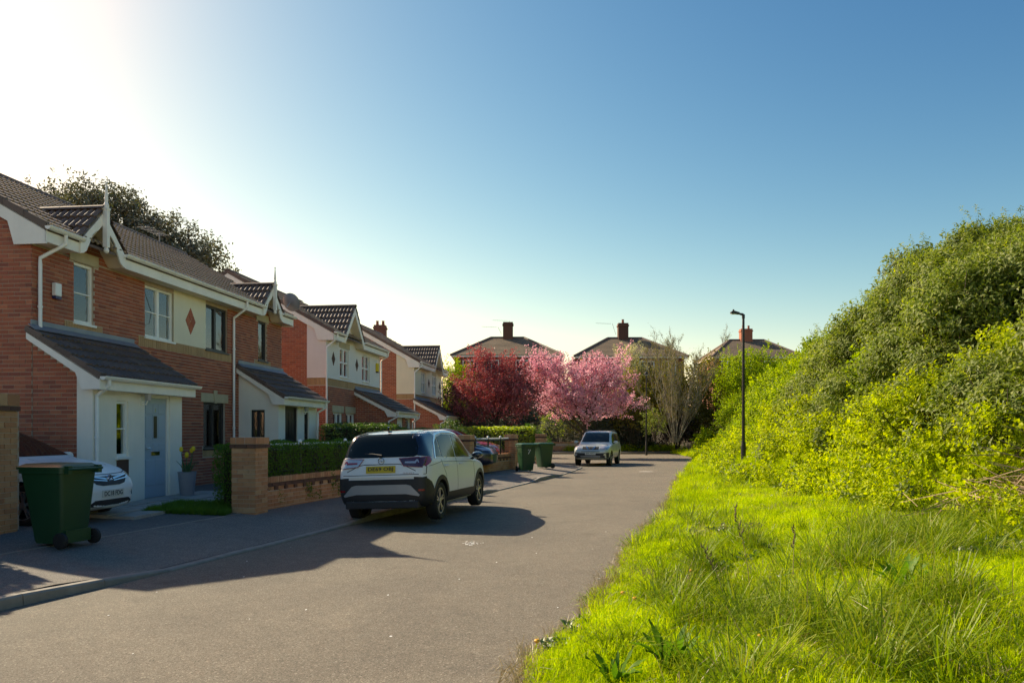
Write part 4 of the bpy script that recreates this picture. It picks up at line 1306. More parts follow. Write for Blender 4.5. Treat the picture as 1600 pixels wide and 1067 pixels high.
# --- white crossover in the middle, seen from behind
hd = 12.5
fx, fy = math.sin(R(hd)), math.cos(R(hd))
right = Vector((fy, -fx, 0))
rear_right = Vector((-1.36, 13.72, 0)); axle_r = rear_right - right * .715
ctr = axle_r + Vector((fx, fy, 0)) * 1.345
ctr.z = .045
c = Car('crossover_car', 'white hatchback with black lower trim and yellow plate parked half on the kerb', 'paint_white', 4.21, 1.69,
        top=[(-2.105, .80), (-2.09, .96), (-2.05, 1.07), (-1.99, 1.20), (-1.90, 1.40), (-1.83, 1.50), (-1.74, 1.555), (-1.3, 1.60), (-.3, 1.62), (.3, 1.565), (.62, 1.43), (1.02, 1.20), (1.22, 1.08), (1.6, 1.02), (1.9, .93), (2.05, .80), (2.105, .62)],
        wtop=[(-2.105, .80), (-2.0, .80), (-1.9, .74), (-1.75, .74), (-1, .785), (0, .79), (.4, .76), (.9, .77), (1.2, .80), (1.6, .80), (2.105, .66)],
        wplan=[(-2.105, .80), (-2.07, .89), (-1.98, .955), (-1.8, .985), (-1.4, 1.0), (0, .985), (1.3, 1.0), (1.7, .96), (1.95, .86), (2.06, .76), (2.105, .62)],
        belt=[(-2.105, .92), (-1.8, 1.08), (-1.2, 1.05), (0, 1.01), (1.0, .98), (1.6, .90), (2.1, .68)],
        bot=[(-2.105, .36), (-2.0, .28), (-1.5, .22), (1.5, .2), (2.0, .24), (2.105, .32)],
        wheels=(-1.345, 1.259), wr=.335, arch=.385, loc=ctr, yaw=R(90 - hd), roll=-R(2.2), scale=1.015)
# rear view: u runs to the car's right (seen from behind the U axis points to -y for view angle 180)
rearwin = [(-.57, 1.135), (.57, 1.135), (.63, 1.16), (.625, 1.30), (.54, 1.485), (.48, 1.515), (-.48, 1.515), (-.54, 1.485), (-.625, 1.30), (-.63, 1.16)]
c.patch('roof_panel', [(-1.80, -.50), (-1.80, .50), (-1.2, .555), (0, .56), (.22, .53), (.22, -.53), (0, -.56), (-1.2, -.555)], 'top', 'roof_black', .005, .012, res=.15)
c.patch('spoiler', [(-.52, 1.522), (.52, 1.522), (.5, 1.575), (-.5, 1.575)], 'rear', 'roof_black', .012, .02)
c.patch('rear_window', rearwin, 'rear', 'car_glass', .006, .012)
for sg in (1, -1):
    # dark rear pillar wrapping the corner
    c.patch('rear_pillar', [(sg * u, v) for u, v in ((-1.12, 1.15), (-.80, 1.12), (-.66, 1.33), (-.52, 1.50), (-.60, 1.56), (-1.02, 1.56), (-1.10, 1.45))], 180 + sg * 50, 'roof_black', .005, .012, res=.05)
    c.patch('bumper_corner', [(sg * u, v) for u, v in ((-1.22, .31), (-.86, .28), (-.84, .56), (-.93, .70), (-1.10, .79), (-1.22, .80))], 180 + sg * 50, 'trim', .0075, .02, res=.05)
    # tail lamps: rear face and wrap
    tl = c.patch('tail_light', [(sg * u, v) for u, v in ((.315, 1.105), (.41, .985), (.72, .955), (.755, 1.0), (.755, 1.10), (.66, 1.125))], 'rear', 'lamp_dark' if sg > 0 else 'lamp_clear', .014, .02, res=.05)  # left lamp pale, right dark: lit and unlit look put into the colour
    c.patch('lamp_bar', [(sg * u, v) for u, v in ((.43, 1.03), (.62, 1.02), (.64, 1.06), (.66, 1.03), (.675, 1.03), (.65, 1.085), (.625, 1.085), (.605, 1.055), (.43, 1.055))], 'rear', 'lamp_clear' if sg > 0 else 'lamp_red', .018, .004, tl, .05)
    c.patch('lamp_rim', [(sg * u, v) for u, v in ((.31, 1.112), (.41, .978), (.73, .948), (.73, .958), (.416, .990), (.325, 1.102), (.66, 1.118), (.66, 1.128))], 'rear', 'lamp_red', .0155, .004, tl, .06)
    c.patch('tail_light', [(-sg * u, v) for u, v in ((-2.03, .965), (-1.86, 1.015), (-1.76, 1.075), (-1.80, 1.12), (-2.0, 1.13))] if False else [((u if sg > 0 else -u), v) for u, v in ((-2.00, .965), (-1.86, 1.015), (-1.74, 1.085), (-1.80, 1.125), (-1.97, 1.125))], -90 if sg > 0 else 90, 'lamp_red', .012, .02, res=.05)
# lower trim
c.patch('rear_bumper', [(-.78, .80), (-.60, .765), (.60, .765), (.78, .80), (.78, .335), (-.78, .335)], 'rear', 'trim', .010, .02, res=.09)
c.patch('bumper_ledge', [(-.70, .835), (.70, .835), (.70, .80), (-.70, .80)], 'rear', 'paint_white', .016, .02, res=.1)
c.patch('skid_plate', [(-.53, .655), (-.45, .675), (.45, .675), (.53, .655), (.68, .50), (.665, .475), (.45, .515), (-.45, .515), (-.665, .475), (-.68, .50)], 'rear', 'skid', .022, .03, res=.09)
for sg in (1, -1):
    c.patch('reflector', [(sg * .66, .56), (sg * .75, .56), (sg * .75, .59), (sg * .66, .59)], 'rear', 'lamp_red', .016, .01)
    vw = -90 if sg > 0 else 90
    m_ = (lambda p: p) if sg > 0 else (lambda p: [(-u, v) for u, v in p])
    # right view: U axis for -90 is +x
    for xc in c.wheels:
        c.patch('wheel_arch', m_(arch_poly(xc, .335, .378, .455)), vw, 'trim', .010, .03, res=.08)
    c.patch('sill_trim', m_([(-.98, .19), (.90, .19), (.90, .44), (-.98, .46)]), vw, 'trim', .010, .02, res=.15)
    c.patch('rear_corner_trim', m_([(-2.02, .32), (-1.76, .28), (-1.74, .56), (-1.86, .70), (-2.04, .79)]), vw, 'trim', .008, .02, res=.08)
    # glass: rear quarter, rear door, front door
    c.patch('quarter_window', m_([(-1.50, 1.115), (-1.22, 1.10), (-1.20, 1.44), (-1.33, 1.36), (-1.45, 1.24)]), vw, 'car_glass', .006, .012)
    c.patch('door_window', m_([(-1.17, 1.10), (-.36, 1.075), (-.36, 1.50), (-.8, 1.51), (-1.15, 1.455)]), vw, 'car_glass', .006, .012)
    c.patch('door_window', m_([(-.30, 1.075), (.78, 1.04), (.50, 1.26), (.22, 1.42), (-.05, 1.485), (-.30, 1.50)]), vw, 'car_glass', .006, .012)
    c.patch('chrome_strip', m_([(-1.56, 1.085), (-1.36, 1.365), (-1.18, 1.49), (-.8, 1.535), (-.3, 1.53), (.0, 1.505), (.25, 1.45), (.56, 1.26), (.86, 1.03), (.885, 1.03), (.58, 1.275), (.26, 1.475), (.0, 1.53), (-.3, 1.555), (-.8, 1.56), (-1.2, 1.515), (-1.39, 1.385), (-1.60, 1.085)]), vw, 'chrome', .012, .012, res=.1)
    c.seam(m_([(-1.02, .46), (-1.02, .62), (-1.08, .80), (-1.24, .98), (-1.26, 1.06)]), vw)
    c.seam(m_([(-.33, .46), (-.33, 1.06)]), vw)
    c.seam(m_([(.78, .46), (.84, .7), (.82, 1.0)]), vw)
    c.seam(m_([(-1.9, .97), (-1.3, 1.02), (.2, .97), (1.0, .93)]), vw, .006)
    for x in (-1.02, -.10):
        p = c.at(x if sg > 0 else -x, .935, vw)[0]
        MB().tube([p + Vector((-.085, -sg * .012, 0)), p + Vector((-.06, -sg * .034, .004)), p + Vector((.06, -sg * .034, .004)), p + Vector((.085, -sg * .012, 0))], .014, 8).build('door_handle', M['paint_white'], c.e, smooth=True)
c.patch('windscreen', [(-.62, 1.13), (.62, 1.13), (.545, 1.50), (-.545, 1.50)], 'front', 'car_glass', .006, .012, res=.08)
c.seam([(-.78, .84), (-.78, .96), (-.70, 1.10)], 'rear'); c.seam([(.78, .84), (.78, .96), (.70, 1.10)], 'rear'); c.seam([(-.78, .842), (.78, .842)], 'rear', .01)
c.seam([(-.62, .90), (-.40, 1.005), (-.30, 1.02), (.30, 1.02), (.40, 1.005), (.62, .90)], 'rear', .012)
c.plate('DE69 OBJ', 'rear', .935, .53, .118, 'plate_y', .014, 0, -.12)
c.ring('badge', 0, 1.078, 'rear', .052)
o = link_mesh('model_lettering', text_mesh('CROSSLAND X', .05, .001), c.e, M['chrome'])
o.matrix_local = Matrix.Translation(c.at(.50, .865, 'rear')[0] + Vector((-.012, 0, 0))) @ Matrix.Rotation(R(-90), 4, 'Z') @ Matrix.Rotation(R(90), 4, 'X') @ Matrix.Diagonal((.6, .7, 1, 1))
MB().tube([(-2.0, .02, 1.155), (-2.03, .0, 1.17), (-1.995, .18, 1.20), (-1.985, .34, 1.205)], [.022, .018, .012, .008], 8).build('rear_wiper', M['trim'], c.e)
MB().prism([(-1.62, 0, 1.57), (-1.48, 0, 1.585), (-1.60, 0, 1.665), (-1.64, 0, 1.655)], (0, .03, 0)).build('aerial', M['roof_black'], c.e)
MB().lathe([(.035, -.07), (.035, .05), (.028, .05), (.028, -.05)], (-2.02, -.40, .33), 'x', 14).build('exhaust', M['chrome'], c.e)
c.box('underbody', -1.9, 1.9, -.6, .6, .27, .36, 'well')
c.box('rear_valance', -2.112, -1.9, -.66, .66, .27, .40, 'trim', .02)
c.add_wheels('alloy', 5, .21)
c.mirrors(.66, 1.075, 'roof_black')
crossover = c

# --- white hatchback on the drive, nose towards the road
th = math.atan2(-math.sin(TH), math.cos(TH))       # heading along the house normal
nose = Vector((-6.30, 12.02, .23)); hdv = Vector((math.cos(TH), -math.sin(TH), 0))
ctr = nose - hdv * 2.185
a = Car('hatchback_car', 'white car nosing out of the drive behind the near green bin', 'paint_white', 4.37, 1.81,
        top=[(-2.185, .75), (-2.1, 1.0), (-1.9, 1.2), (-1.6, 1.38), (-1.0, 1.46), (-.3, 1.485), (.1, 1.44), (.55, 1.25), (1.0, 1.03), (1.15, .985), (1.6, .93), (1.9, .85), (2.08, .74), (2.15, .62), (2.185, .5)],
        wtop=[(-2.185, .8), (-1.5, .70), (0, .70), (.6, .72), (1.05, .80), (1.6, .80), (2.185, .62)],
        wplan=[(-2.185, .82), (-2.0, .95), (-1.3, 1), (1.3, 1), (1.7, .95), (1.95, .84), (2.1, .68), (2.185, .5)],
        belt=[(-2.185, .9), (-1, .98), (.5, .94), (1.2, .88), (1.8, .76), (2.185, .56)],
        bot=[(-2.185, .35), (-1.8, .2), (1.7, .18), (2.05, .19), (2.185, .26)],
        wheels=(-1.33, 1.33), wr=.32, arch=.36, loc=ctr, yaw=th)
a.patch('windscreen', [(-.62, 1.03), (.62, 1.03), (.56, 1.40), (.4, 1.43), (-.4, 1.43), (-.56, 1.40)], 'front', 'car_glass', .006, .012)
gr = a.patch('grille', [(-.50, .735), (-.34, .60), (-.2, .575), (.2, .575), (.34, .60), (.50, .735), (.25, .715), (-.25, .715)], 'front', 'trim', .006, .012)
for sg in (1, -1):
    a.patch('grille_bar', [(sg * .08, .66), (sg * .50, .725), (sg * .52, .742), (sg * .09, .69)], 'front', 'chrome', .016, .012, gr)
    a.patch('grille_bar', [(sg * .08, .635), (sg * .42, .665), (sg * .48, .71), (sg * .46, .712), (sg * .40, .68), (sg * .08, .65)], 'front', 'chrome', .016, .012, gr)
    a.patch('headlight', [(sg * .50, .735), (sg * .56, .665), (sg * .80, .70), (sg * .86, .79), (sg * .66, .77)], 'front', 'lamp_dark', .01, .015)
    a.patch('fog_recess', [(sg * .50, .44), (sg * .60, .39), (sg * .78, .42), (sg * .72, .48)], 'front', 'trim', .006, .012)
    vw = -90 if sg > 0 else 90; m_ = (lambda p: p) if sg > 0 else (lambda p: [(-u, v) for u, v in p])
    a.patch('door_window', m_([(-1.2, 1.0), (-.25, .985), (-.25, 1.36), (-.8, 1.37), (-1.1, 1.28)]), vw, 'car_glass', .006, .012)
    a.patch('door_window', m_([(-.19, .985), (.78, .96), (.30, 1.25), (-.19, 1.36)]), vw, 'car_glass', .006, .012)
a.patch('lower_grille', [(-.52, .30), (-.40, .36), (.40, .36), (.52, .30), (.46, .255), (-.46, .255)], 'front', 'trim', .008, .012)
a.patch('bumper_lip', [(-.66, .272), (.66, .272), (.60, .25), (-.60, .25)], 'front', 'paint_white', .016, .012)
a.plate('DC18 FDG', 'front', .455, .52, .112, 'plate_w', .012)
a.ring('badge', 0, .675, 'front', .062)
a.seam([(-.72, .80), (-.42, .755), (0, .745), (.42, .755), (.72, .80)], 'front', .008)
a.seam([(-.45, 1.0), (-.40, .88), (-.36, .80)], 'front', .006); a.seam([(.45, 1.0), (.40, .88), (.36, .80)], 'front', .006)
a.add_wheels('alloy', 5); a.mirrors(.62, 1.0, 'paint_white')
a.box('underbody', -1.9, 1.9, -.66, .66, .2, .28, 'well')

# --- silver four-by-four further down, facing us
hd = 16.0; fx, fy = math.sin(R(hd)), math.cos(R(hd)); back = Vector((fx, fy, 0))
front_c = Vector((3.70, 36.0, .0)); ctr = front_c + back * 2.25
x = Car('four_by_four', 'silver green off-road car facing the camera at the end of the road', 'paint_silver', 4.5, 1.77,
        top=[(-2.25, .9), (-2.2, 1.15), (-2.1, 1.45), (-1.95, 1.62), (-1.5, 1.67), (-.3, 1.69), (.1, 1.64), (.55, 1.38), (.92, 1.12), (1.1, 1.07), (1.6, 1.02), (2.0, .96), (2.17, .88), (2.25, .7)],
        wtop=[(-2.25, .8), (-2.0, .76), (0, .76), (.6, .78), (1, .84), (1.6, .84), (2.25, .78)],
        wplan=[(-2.25, .88), (-2.1, .97), (-1.3, 1), (1.4, 1), (1.9, .96), (2.12, .9), (2.25, .8)],
        belt=[(-2.25, .95), (-1, 1.05), (.5, 1.02), (1.2, .98), (1.8, .90), (2.25, .72)],
        bot=[(-2.25, .42), (-1.8, .3), (1.7, .28), (2.1, .30), (2.25, .38)],
        wheels=(-1.31, 1.31), wr=.35, arch=.40, loc=ctr, yaw=R(270 - hd), cat='car')
x.patch('windscreen', [(-.68, 1.13), (.68, 1.13), (.585, 1.60), (-.585, 1.60)], 'front', 'car_glass', .006, .012, res=.08)
x.patch('bonnet', [(-.62, .955), (.62, .955), (.66, 1.085), (-.66, 1.085)], 'front', 'paint_silver', .008, .01, res=.1)
gr = x.patch('grille', [(-.38, .79), (-.40, .93), (.40, .93), (.38, .79)], 'front', 'trim', .010, .012)
for sg in (1, -1):
    x.patch('grille_strut', [(sg * .07, .785), (sg * .11, .785), (sg * .25, .935), (sg * .19, .935)], 'front', 'chrome', .022, .012, gr)
    x.patch('headlight', [(sg * .43, .80), (sg * .80, .80), (sg * .84, .93), (sg * .72, .985), (sg * .45, .94)], 'front', 'lamp_clear', .010, .012)
    x.patch('fog_light', [(sg * (.68 + .06 * math.cos(t)), .56 + .06 * math.sin(t)) for t in np.linspace(0, 6.28, 13)[:-1]], 'front', 'lamp_clear', .024, .012)
    vw = -90 if sg > 0 else 90; m_ = (lambda p: p) if sg > 0 else (lambda p: [(-u, v) for u, v in p])
    x.patch('door_window', m_([(-1.15, 1.10), (-.25, 1.09), (-.25, 1.53), (-1.15, 1.54)]), vw, 'car_glass', .006, .012)
    x.patch('door_window', m_([(-.18, 1.09), (.72, 1.07), (.25, 1.45), (.05, 1.53), (-.18, 1.53)]), vw, 'car_glass', .006, .012)
    x.patch('quarter_window', m_([(-2.0, 1.14), (-1.22, 1.11), (-1.22, 1.54), (-1.85, 1.52)]), vw, 'car_glass', .006, .012)
    x.patch('sill_trim', m_([(-.9, .30), (.9, .30), (.9, .48), (-.9, .48)]), vw, 'trim', .008, .012, res=.2)
    x.seam(m_([(-.22, .5), (-.22, 1.08)]), vw); x.seam(m_([(.86, .5), (.84, 1.04)]), vw); x.seam(m_([(-1.0, .8), (-1.18, 1.08)]), vw)
    MB().tube([(-1.6, sg * .60, 1.675), (-1.55, sg * .61, 1.715), (.0, sg * .61, 1.72), (.08, sg * .60, 1.665)], .018, 6).build('roof_rail', M['trim'], x.e)
x.ring('badge', 0, .87, 'front', .05, bar=False)
x.patch('bumper', [(-.84, .66), (-.5, .63), (.5, .63), (.84, .66), (.82, .40), (-.82, .40)], 'front', 'trim', .014, .02, res=.1)
x.patch('bumper_bar', [(-.45, .715), (.45, .715), (.43, .69), (-.43, .69)], 'front', 'trim', .014, .01)
x.patch('skid_plate', [(-.48, .49), (.48, .49), (.44, .45), (-.44, .45)], 'front', 'skid', .022, .012)
x.plate('SJ06 NRO', 'front', .61, .50, .12, 'plate_w', .022)
x.add_wheels('alloy', 5, .215); x.mirrors(.66, 1.13, 'paint_silver')
x.box('underbody', -1.9, 1.9, -.62, .62, .3, .40, 'well')
MB().tube([(.0, 0, 1.66), (-.06, 0, 1.80)], .008, 5).build('aerial', M['trim'], x.e)

# --- two cars behind the second garden wall
def plain_hatch(name, label, paint, loc, yaw):
    c = Car(name, label, paint, 3.95, 1.70,
        top=[(-1.975, .8), (-1.9, 1.1), (-1.75, 1.3), (-1.5, 1.42), (-.8, 1.47), (-.2, 1.47), (.2, 1.38), (.7, 1.12), (1.0, .98), (1.5, .92), (1.8, .82), (1.975, .6)],
        wtop=[(-1.975, .8), (-1.5, .72), (0, .72), (.7, .76), (1.1, .82), (1.975, .7)],
        wplan=[(-1.975, .84), (-1.8, .95), (-1.2, 1), (1.2, 1), (1.7, .92), (1.9, .8), (1.975, .66)],
        belt=[(-1.975, .9), (-1, .96), (.5, .93), (1.2, .88), (1.975, .62)],
        bot=[(-1.975, .35), (-1.7, .22), (1.7, .2), (1.975, .3)], wheels=(-1.22, 1.25), wr=.30, arch=.35, loc=loc, yaw=yaw)
    c.patch('windscreen', [(-.6, 1.03), (.6, 1.03), (.54, 1.38), (-.54, 1.38)], 'front', 'car_glass')
    c.patch('rear_window', [(-.56, 1.06), (.56, 1.06), (.5, 1.36), (-.5, 1.36)], 'rear', 'car_glass')
    for sg in (1, -1):
        vw = -90 if sg > 0 else 90; m_ = (lambda p: p) if sg > 0 else (lambda p: [(-u, v) for u, v in p])
        c.patch('door_window', m_([(-1.3, 1.0), (-.3, .985), (-.3, 1.36), (-1.1, 1.36)]), vw, 'car_glass')
        c.patch('door_window', m_([(-.24, .985), (.7, .96), (.25, 1.25), (-.05, 1.36), (-.24, 1.36)]), vw, 'car_glass')
        c.patch('headlight', [(sg * .45, .70), (sg * .75, .72), (sg * .78, .84), (sg * .55, .80)], 'front', 'lamp_clear', .012, .012)
        c.patch('tail_light', [(sg * .6, .80), (sg * .78, .78), (sg * .78, 1.02), (sg * .62, 1.0)], 'rear', 'lamp_red', .012, .012)
    c.add_wheels('alloy', 5, .2); c.mirrors(.62, 1.0, paint)
    c.box('underbody', -1.7, 1.7, -.6, .6, .24, .32, 'well')
    return c
plain_hatch('parked_car', 'navy car behind the black railings of the second garden wall', 'paint_navy', (-2.5, 27.0, .27), R(-10))
plain_hatch('parked_car', 'red car whose roof shows above the railings beside the brick pier', 'paint_red', (-2.35, 30.4, .30), R(-8))
# ------------------------------------------------------------------ garden walls and piers
def wall_run(e, p0, p1, base, hgt, mat='brick2', th=.22, dentil=True, singles=0, viewer=None):
    """low brick wall with a brick-on-edge coping; both ends given in the thing's own space"""
    p0, p1 = Vector((*p0, 0)), Vector((*p1, 0)); U = (p1 - p0); Ln = U.length; U.normalize()
    Nn = Vector((U.y, -U.x, 0))                    # towards the road
    b0, b1 = base
    O = p0 + Z_ * min(b0, b1)
    MB().prism([p0 + Z_ * -.1, p1 + Z_ * -.1, p1 + Z_ * (hgt - .11), p0 + Z_ * (hgt - .11)], -Nn * th).build('wall_core', M['mortar'], e)
    body = hgt - .115
    rects = courses(0, Ln, 0.0, body - .15, [])
    bx = brick_boxes(rects, p0, U, Z_, Nn)
    rects2 = courses(0, Ln, 0.0, body - .15, [])
    bx += brick_boxes(rects2, p0 - Nn * th, U, Z_, -Nn)
    pieces(bx, M[mat], e, 'brick', 'bricks', singles, viewer)
    if dentil:
        z = body - .15; dn = []; n = int(Ln / .34)
        for i in range(n):
            u = .1 + i * .34
            dn.append((u, u + .105, z + .01, z + .075))
        fill = []
        for i in range(n):
            u = .1 + i * .34 + .115; fill.append((u, u + .215, z + .01, z + .075))
        pieces(brick_boxes(dn, p0, U, Z_, Nn, .028), M['brick_dark'], e, 'dentil_brick', 'dentil_bricks', min(singles, 60), viewer)
        pieces(brick_boxes(fill, p0, U, Z_, Nn, .008), M[mat], e, 'brick', 'bricks', 0, viewer)
        st = courses(0, Ln, z + .075, z + .16, [], None, .215, .065)
        pieces(brick_boxes(st, p0, U, Z_, Nn, .036), M['brick_dark'], e, 'band_brick', 'band_bricks', min(singles, 40), viewer)
    cp = courses(0, Ln, hgt - .115, hgt + .002, [], None, .065, .105, .009)
    out = []
    for (a, b, c, d) in cp:
        d += random.uniform(-.002, .003); f = .045 + random.uniform(-.002, .002)
        out.append([p0 + U * x + Z_ * z + Nn * y for y in (-th - .02, f) for (x, z) in ((a, c), (b, c), (b, d), (a, d))])
    pieces(out, M['buff' if mat == 'buff' else mat], e, 'coping_brick', 'coping_bricks', min(singles, 90), viewer)

def pier(e, c, U, w, base, hgt, mat='brick2', singles=0, viewer=None, tall=False):
    """square pier with an oversailing dark band and a cap of brick on edge"""
    c = Vector((*c, 0)); U = Vector((*U, 0)).normalized(); Nn = Vector((U.y, -U.x, 0)); h = w / 2
    mb = MB(); q = h - .004
    mb.prism([c + U * a * q + Nn * b * q + Z_ * (base - .12) for a, b in ((-1, -1), (1, -1), (1, 1), (-1, 1))], (0, 0, hgt - .02)); mb.build('pier_core', M['mortar'], e)
    dirs = [(U, Nn), (Nn, -U), (-U, -Nn), (-Nn, U)]
    boxes = []; dark = []; cap = []
    nb = int((hgt - .19) / .075)
    for (u, n) in dirs:
        O = c - u * h + n * h + Z_ * base
        rects = courses(0, w, -.075, nb * .075, [], None, .215 if w > .4 else .215)
        boxes += brick_boxes(rects, O, u, Z_, n, .006)
        O2 = c - u * (h + .03) + n * (h + .03) + Z_ * base
        dark += brick_boxes(courses(0, w + .06, nb * .075, nb * .075 + .078, []), O2, u, Z_, n, .0, .05)
        cap += brick_boxes([(a, b, nb * .075 + .085, hgt - .008) for a, b in ((0, .10), (.11, w * .6), (w * .6 + .01, w + .04))], c - u * (h + .02) + n * (h + .02) + Z_ * base, u, Z_, n, .0, .05)
    pieces(boxes, M[mat], e, 'brick', 'bricks', singles, viewer)
    pieces(dark, M['brick_dark'], e, 'band_brick', 'band_bricks', min(singles, 12), viewer)
    pieces(cap, M[mat], e, 'cap_brick', 'cap_bricks', min(singles, 12), viewer)
    mb = MB(); q = h + .016
    mb.prism([c + U * a * q + Nn * b * q + Z_ * (base + nb * .075 + .08) for a, b in ((-1, -1), (1, -1), (1, 1), (-1, 1))], (0, 0, hgt - nb * .075 - .085)); mb.build('cap_core', M['mortar'], e)

def railing(p0, p1, z0, z1, posts, label, tips=True, sp=.1, group=None):
    e = thing('garden_railing', label, 'railing', (0, 0, 0), 0, group)
    p0, p1 = Vector((*p0, 0)), Vector((*p1, 0)); U = (p1 - p0); Ln = U.length; U.normalize()
    for z in (z0 + .08, z1 - .07):
        MB().tube([p0 + Z_ * z, p1 + Z_ * z], .014, 6).build('rail', M['black_paint'], e)
    me = None
    n = int(Ln / sp)
    pm = MB().tube([(0, 0, z0), (0, 0, z1 - .02)], .008, 6).build('pale', M['black_paint'], e); mesh = pm.data
    tm = None
    for i in range(n + 1):
        q = p0 + U * i * sp
        o = pm if i == 0 else link_mesh('pale', mesh, e)
        o.location = (q.x, q.y, 0)
        if tips:
            if tm is None:
                t = MB().lathe([(0, z1 - .035), (.022, z1 - .02), (.026, z1), (.018, z1 + .018), (0, z1 + .026)], k=8).build('pale_tip', M['white_mark'], o, smooth=True); tm = t.data  # tips coloured white: sunlight on the pale tops put into the colour
            else: link_mesh('pale_tip', tm, o)
    for u in posts:
        q = p0 + U * u
        ps = MB().tube([(q.x, q.y, z0 - .1), (q.x, q.y, z1 + .02)], .03, 8).build('post', M['black_paint'], e)
        if tips: MB().lathe([(0, z1 + .01), (.035, z1 + .025), (.045, z1 + .05), (.03, z1 + .08), (0, z1 + .095)], (q.x, q.y, 0), k=10).build('post_ball', M['white_mark'], ps, smooth=True)
    return e

wdir = Vector((-.98 + 4.66, 26.4 - 13.6)).normalized()
P1 = (-4.72, 13.72); P2 = (-1.55, 25.3); P3 = (-.03, 29.4)
e = thing('garden_wall', 'low brown brick wall with dentil band in front of the clipped hedge', 'wall', (0, 0, 0))
wall_run(e, (-4.62, 14.0), (-1.62, 25.1), (.2, .2), .80, singles=100, viewer=lambda w, px: 380 < px < 560)
e = thing('brick_pier', 'square brown brick pier at the near end of the clipped hedge', 'pier', (0, 0, 0))
pier(e, P1, (.985, -.17), .45, .22, 1.33, singles=110, viewer=lambda w, px: 340 < px < 400)
e = thing('brick_pier', 'brick pier behind the wing mirror of the white hatchback', 'pier', (0, 0, 0))
pier(e, P2, (.96, -.27), .45, .18, 1.36)
e = thing('brick_pier', 'brick pier beside the green bin numbered 7', 'pier', (0, 0, 0))
pier(e, P3, (.96, -.27), .40, .18, 1.36)
e = thing('garden_wall', 'low brick wall with black railings in front of the red car', 'wall', (0, 0, 0))
wall_run(e, (-1.45, 25.55), (-.08, 29.2), (.18, .18), .82)
e = thing('brick_pier', 'small brick pier half hidden behind the second far green bin', 'pier', (0, 0, 0))
pier(e, (1.30, 34.2), (.96, -.27), .40, .15, 1.40)
e = thing('garden_wall', 'low brick wall under the round dark bush at the road end', 'wall', (0, 0, 0))
wall_run(e, (1.2, 58.9), (7.4, 58.8), (.1, .1), .85, dentil=False)
railing((-4.72, 14.18), (-2.72, 21.5), .80, 1.40, (1.45, 3.4, 5.4), 'black railing with ball tips coloured sunlit white standing in the clipped hedge')
railing((-1.42, 25.65), (-.12, 29.1), .82, 1.40, (.45, 1.6, 2.8), 'plain black railing on the wall in front of the red car', tips=True, sp=.12)
# tall near pier and wall at the left edge
e = thing('tall_wall', 'tall brown brick garden wall and pier at the left edge beside the near bin', 'wall', (0, 0, 0))
tv = lambda w, px: px > -5
pier(e, (-7.24, 10.55), (.985, -.12), .46, .20, 1.98, singles=120, viewer=tv)
wall_run(e, (-9.8, 10.95), (-7.10, 10.72), (.2, .2), 2.10, singles=60, viewer=tv)

# ------------------------------------------------------------------ wheelie bins
def bin_(loc, rotz, label, scale=1.0, number=None, group='green wheelie bins'):
    """two-wheeled bin: local -y is the front, hinge and wheels at +y"""
    e = thing('wheelie_bin', label, 'bin', loc, rotz, group); e.scale = (scale,) * 3
    def ringz(z, w, f, b, r=.05, n=4):
        pts = []
        for (cx, cy, a0) in ((w - r, b - r, 0), (-w + r, b - r, 90), (-w + r, f + r, 180), (w - r, f + r, 270)):
            for i in range(n): a = R(a0 + 90 * i / (n - 1)); pts.append((cx + r * math.cos(a), cy + r * math.sin(a), z))
        return pts
    L = [(.05, .205, -.20, .235), (.10, .215, -.215, .24), (.55, .25, -.28, .275), (.93, .285, -.345, .30), (.935, .305, -.365, .32), (.985, .305, -.365, .32), (.985, .275, -.335, .295)]
    mb = MB(); v = []; f = []
    for q in L: v += ringz(*q)
    k = 16
    for i in range(len(L) - 1):
        for j in range(k): f.append([i * k + j, i * k + (j + 1) % k, (i + 1) * k + (j + 1) % k, (i + 1) * k + j])
    f.append(list(range(k))[::-1]); f.append([(len(L) - 1) * k + j for j in range(k)])
    mb.add(v, f)
    mb.build('bin_body', M['green_plastic'], e, smooth=True)
    # ribs and comb lip
    mb = MB()
    for x in (-.17, 0, .17): mb.box(x - .012, x + .012, -.373, -.35, .80, .96)
    mb.build('front_ribs', M['green_plastic'], e)
    # lid
    l0, l1, l2 = ringz(.987, .315, -.40, .335, .06), ringz(1.015, .315, -.40, .335, .06), ringz(1.055, .25, -.32, .29, .06)
    v = l0 + l1 + l2; f = []
    for i in range(2):
        for j in range(k): f.append([i * k + j, i * k + (j + 1) % k, (i + 1) * k + (j + 1) % k, (i + 1) * k + j])
    f.append(list(range(k))[::-1]); f.append([2 * k + j for j in range(k)])
    lid = MB().add(v, f).build('lid', M['green_plastic'], e, smooth=True)
    mb = MB()
    for sx in (-1, 1): mb.box(sx * .24 - .03, sx * .24 + .03, .31, .39, .93, 1.03)
    mb.tube([(-.28, .385, .99), (.28, .385, .99)], .018, 8); mb.build('handle', M['green_plastic'], e)
    for sx in (-1, 1):
        w = MB().lathe([(.03, -.025), (.075, -.028), (.10, -.02), (.10, .02), (.075, .028), (.03, .025)], (sx * .265, .265, .10), 'x', 20).build('wheel', M['rubber'], e, smooth=True)
    MB().tube([(-.27, .265, .10), (.27, .265, .10)], .014, 8).build('axle', M['rubber'], e)
    mb = MB(); mb.box(-.20, .20, .235, .285, .06, .22); mb.build('wheel_housing', M['green_plastic'], e)
    if number:
        me = text_mesh(number, .25, .002); o = link_mesh('number', me, e, M['white_mark'])
        # front face leans: from (y -.28, z .55) to (y -.345, z .93)
        o.matrix_local = Matrix.Translation((0, -.322, .73)) @ Matrix.Rotation(R(90 + 9.7), 4, 'X')
    return e
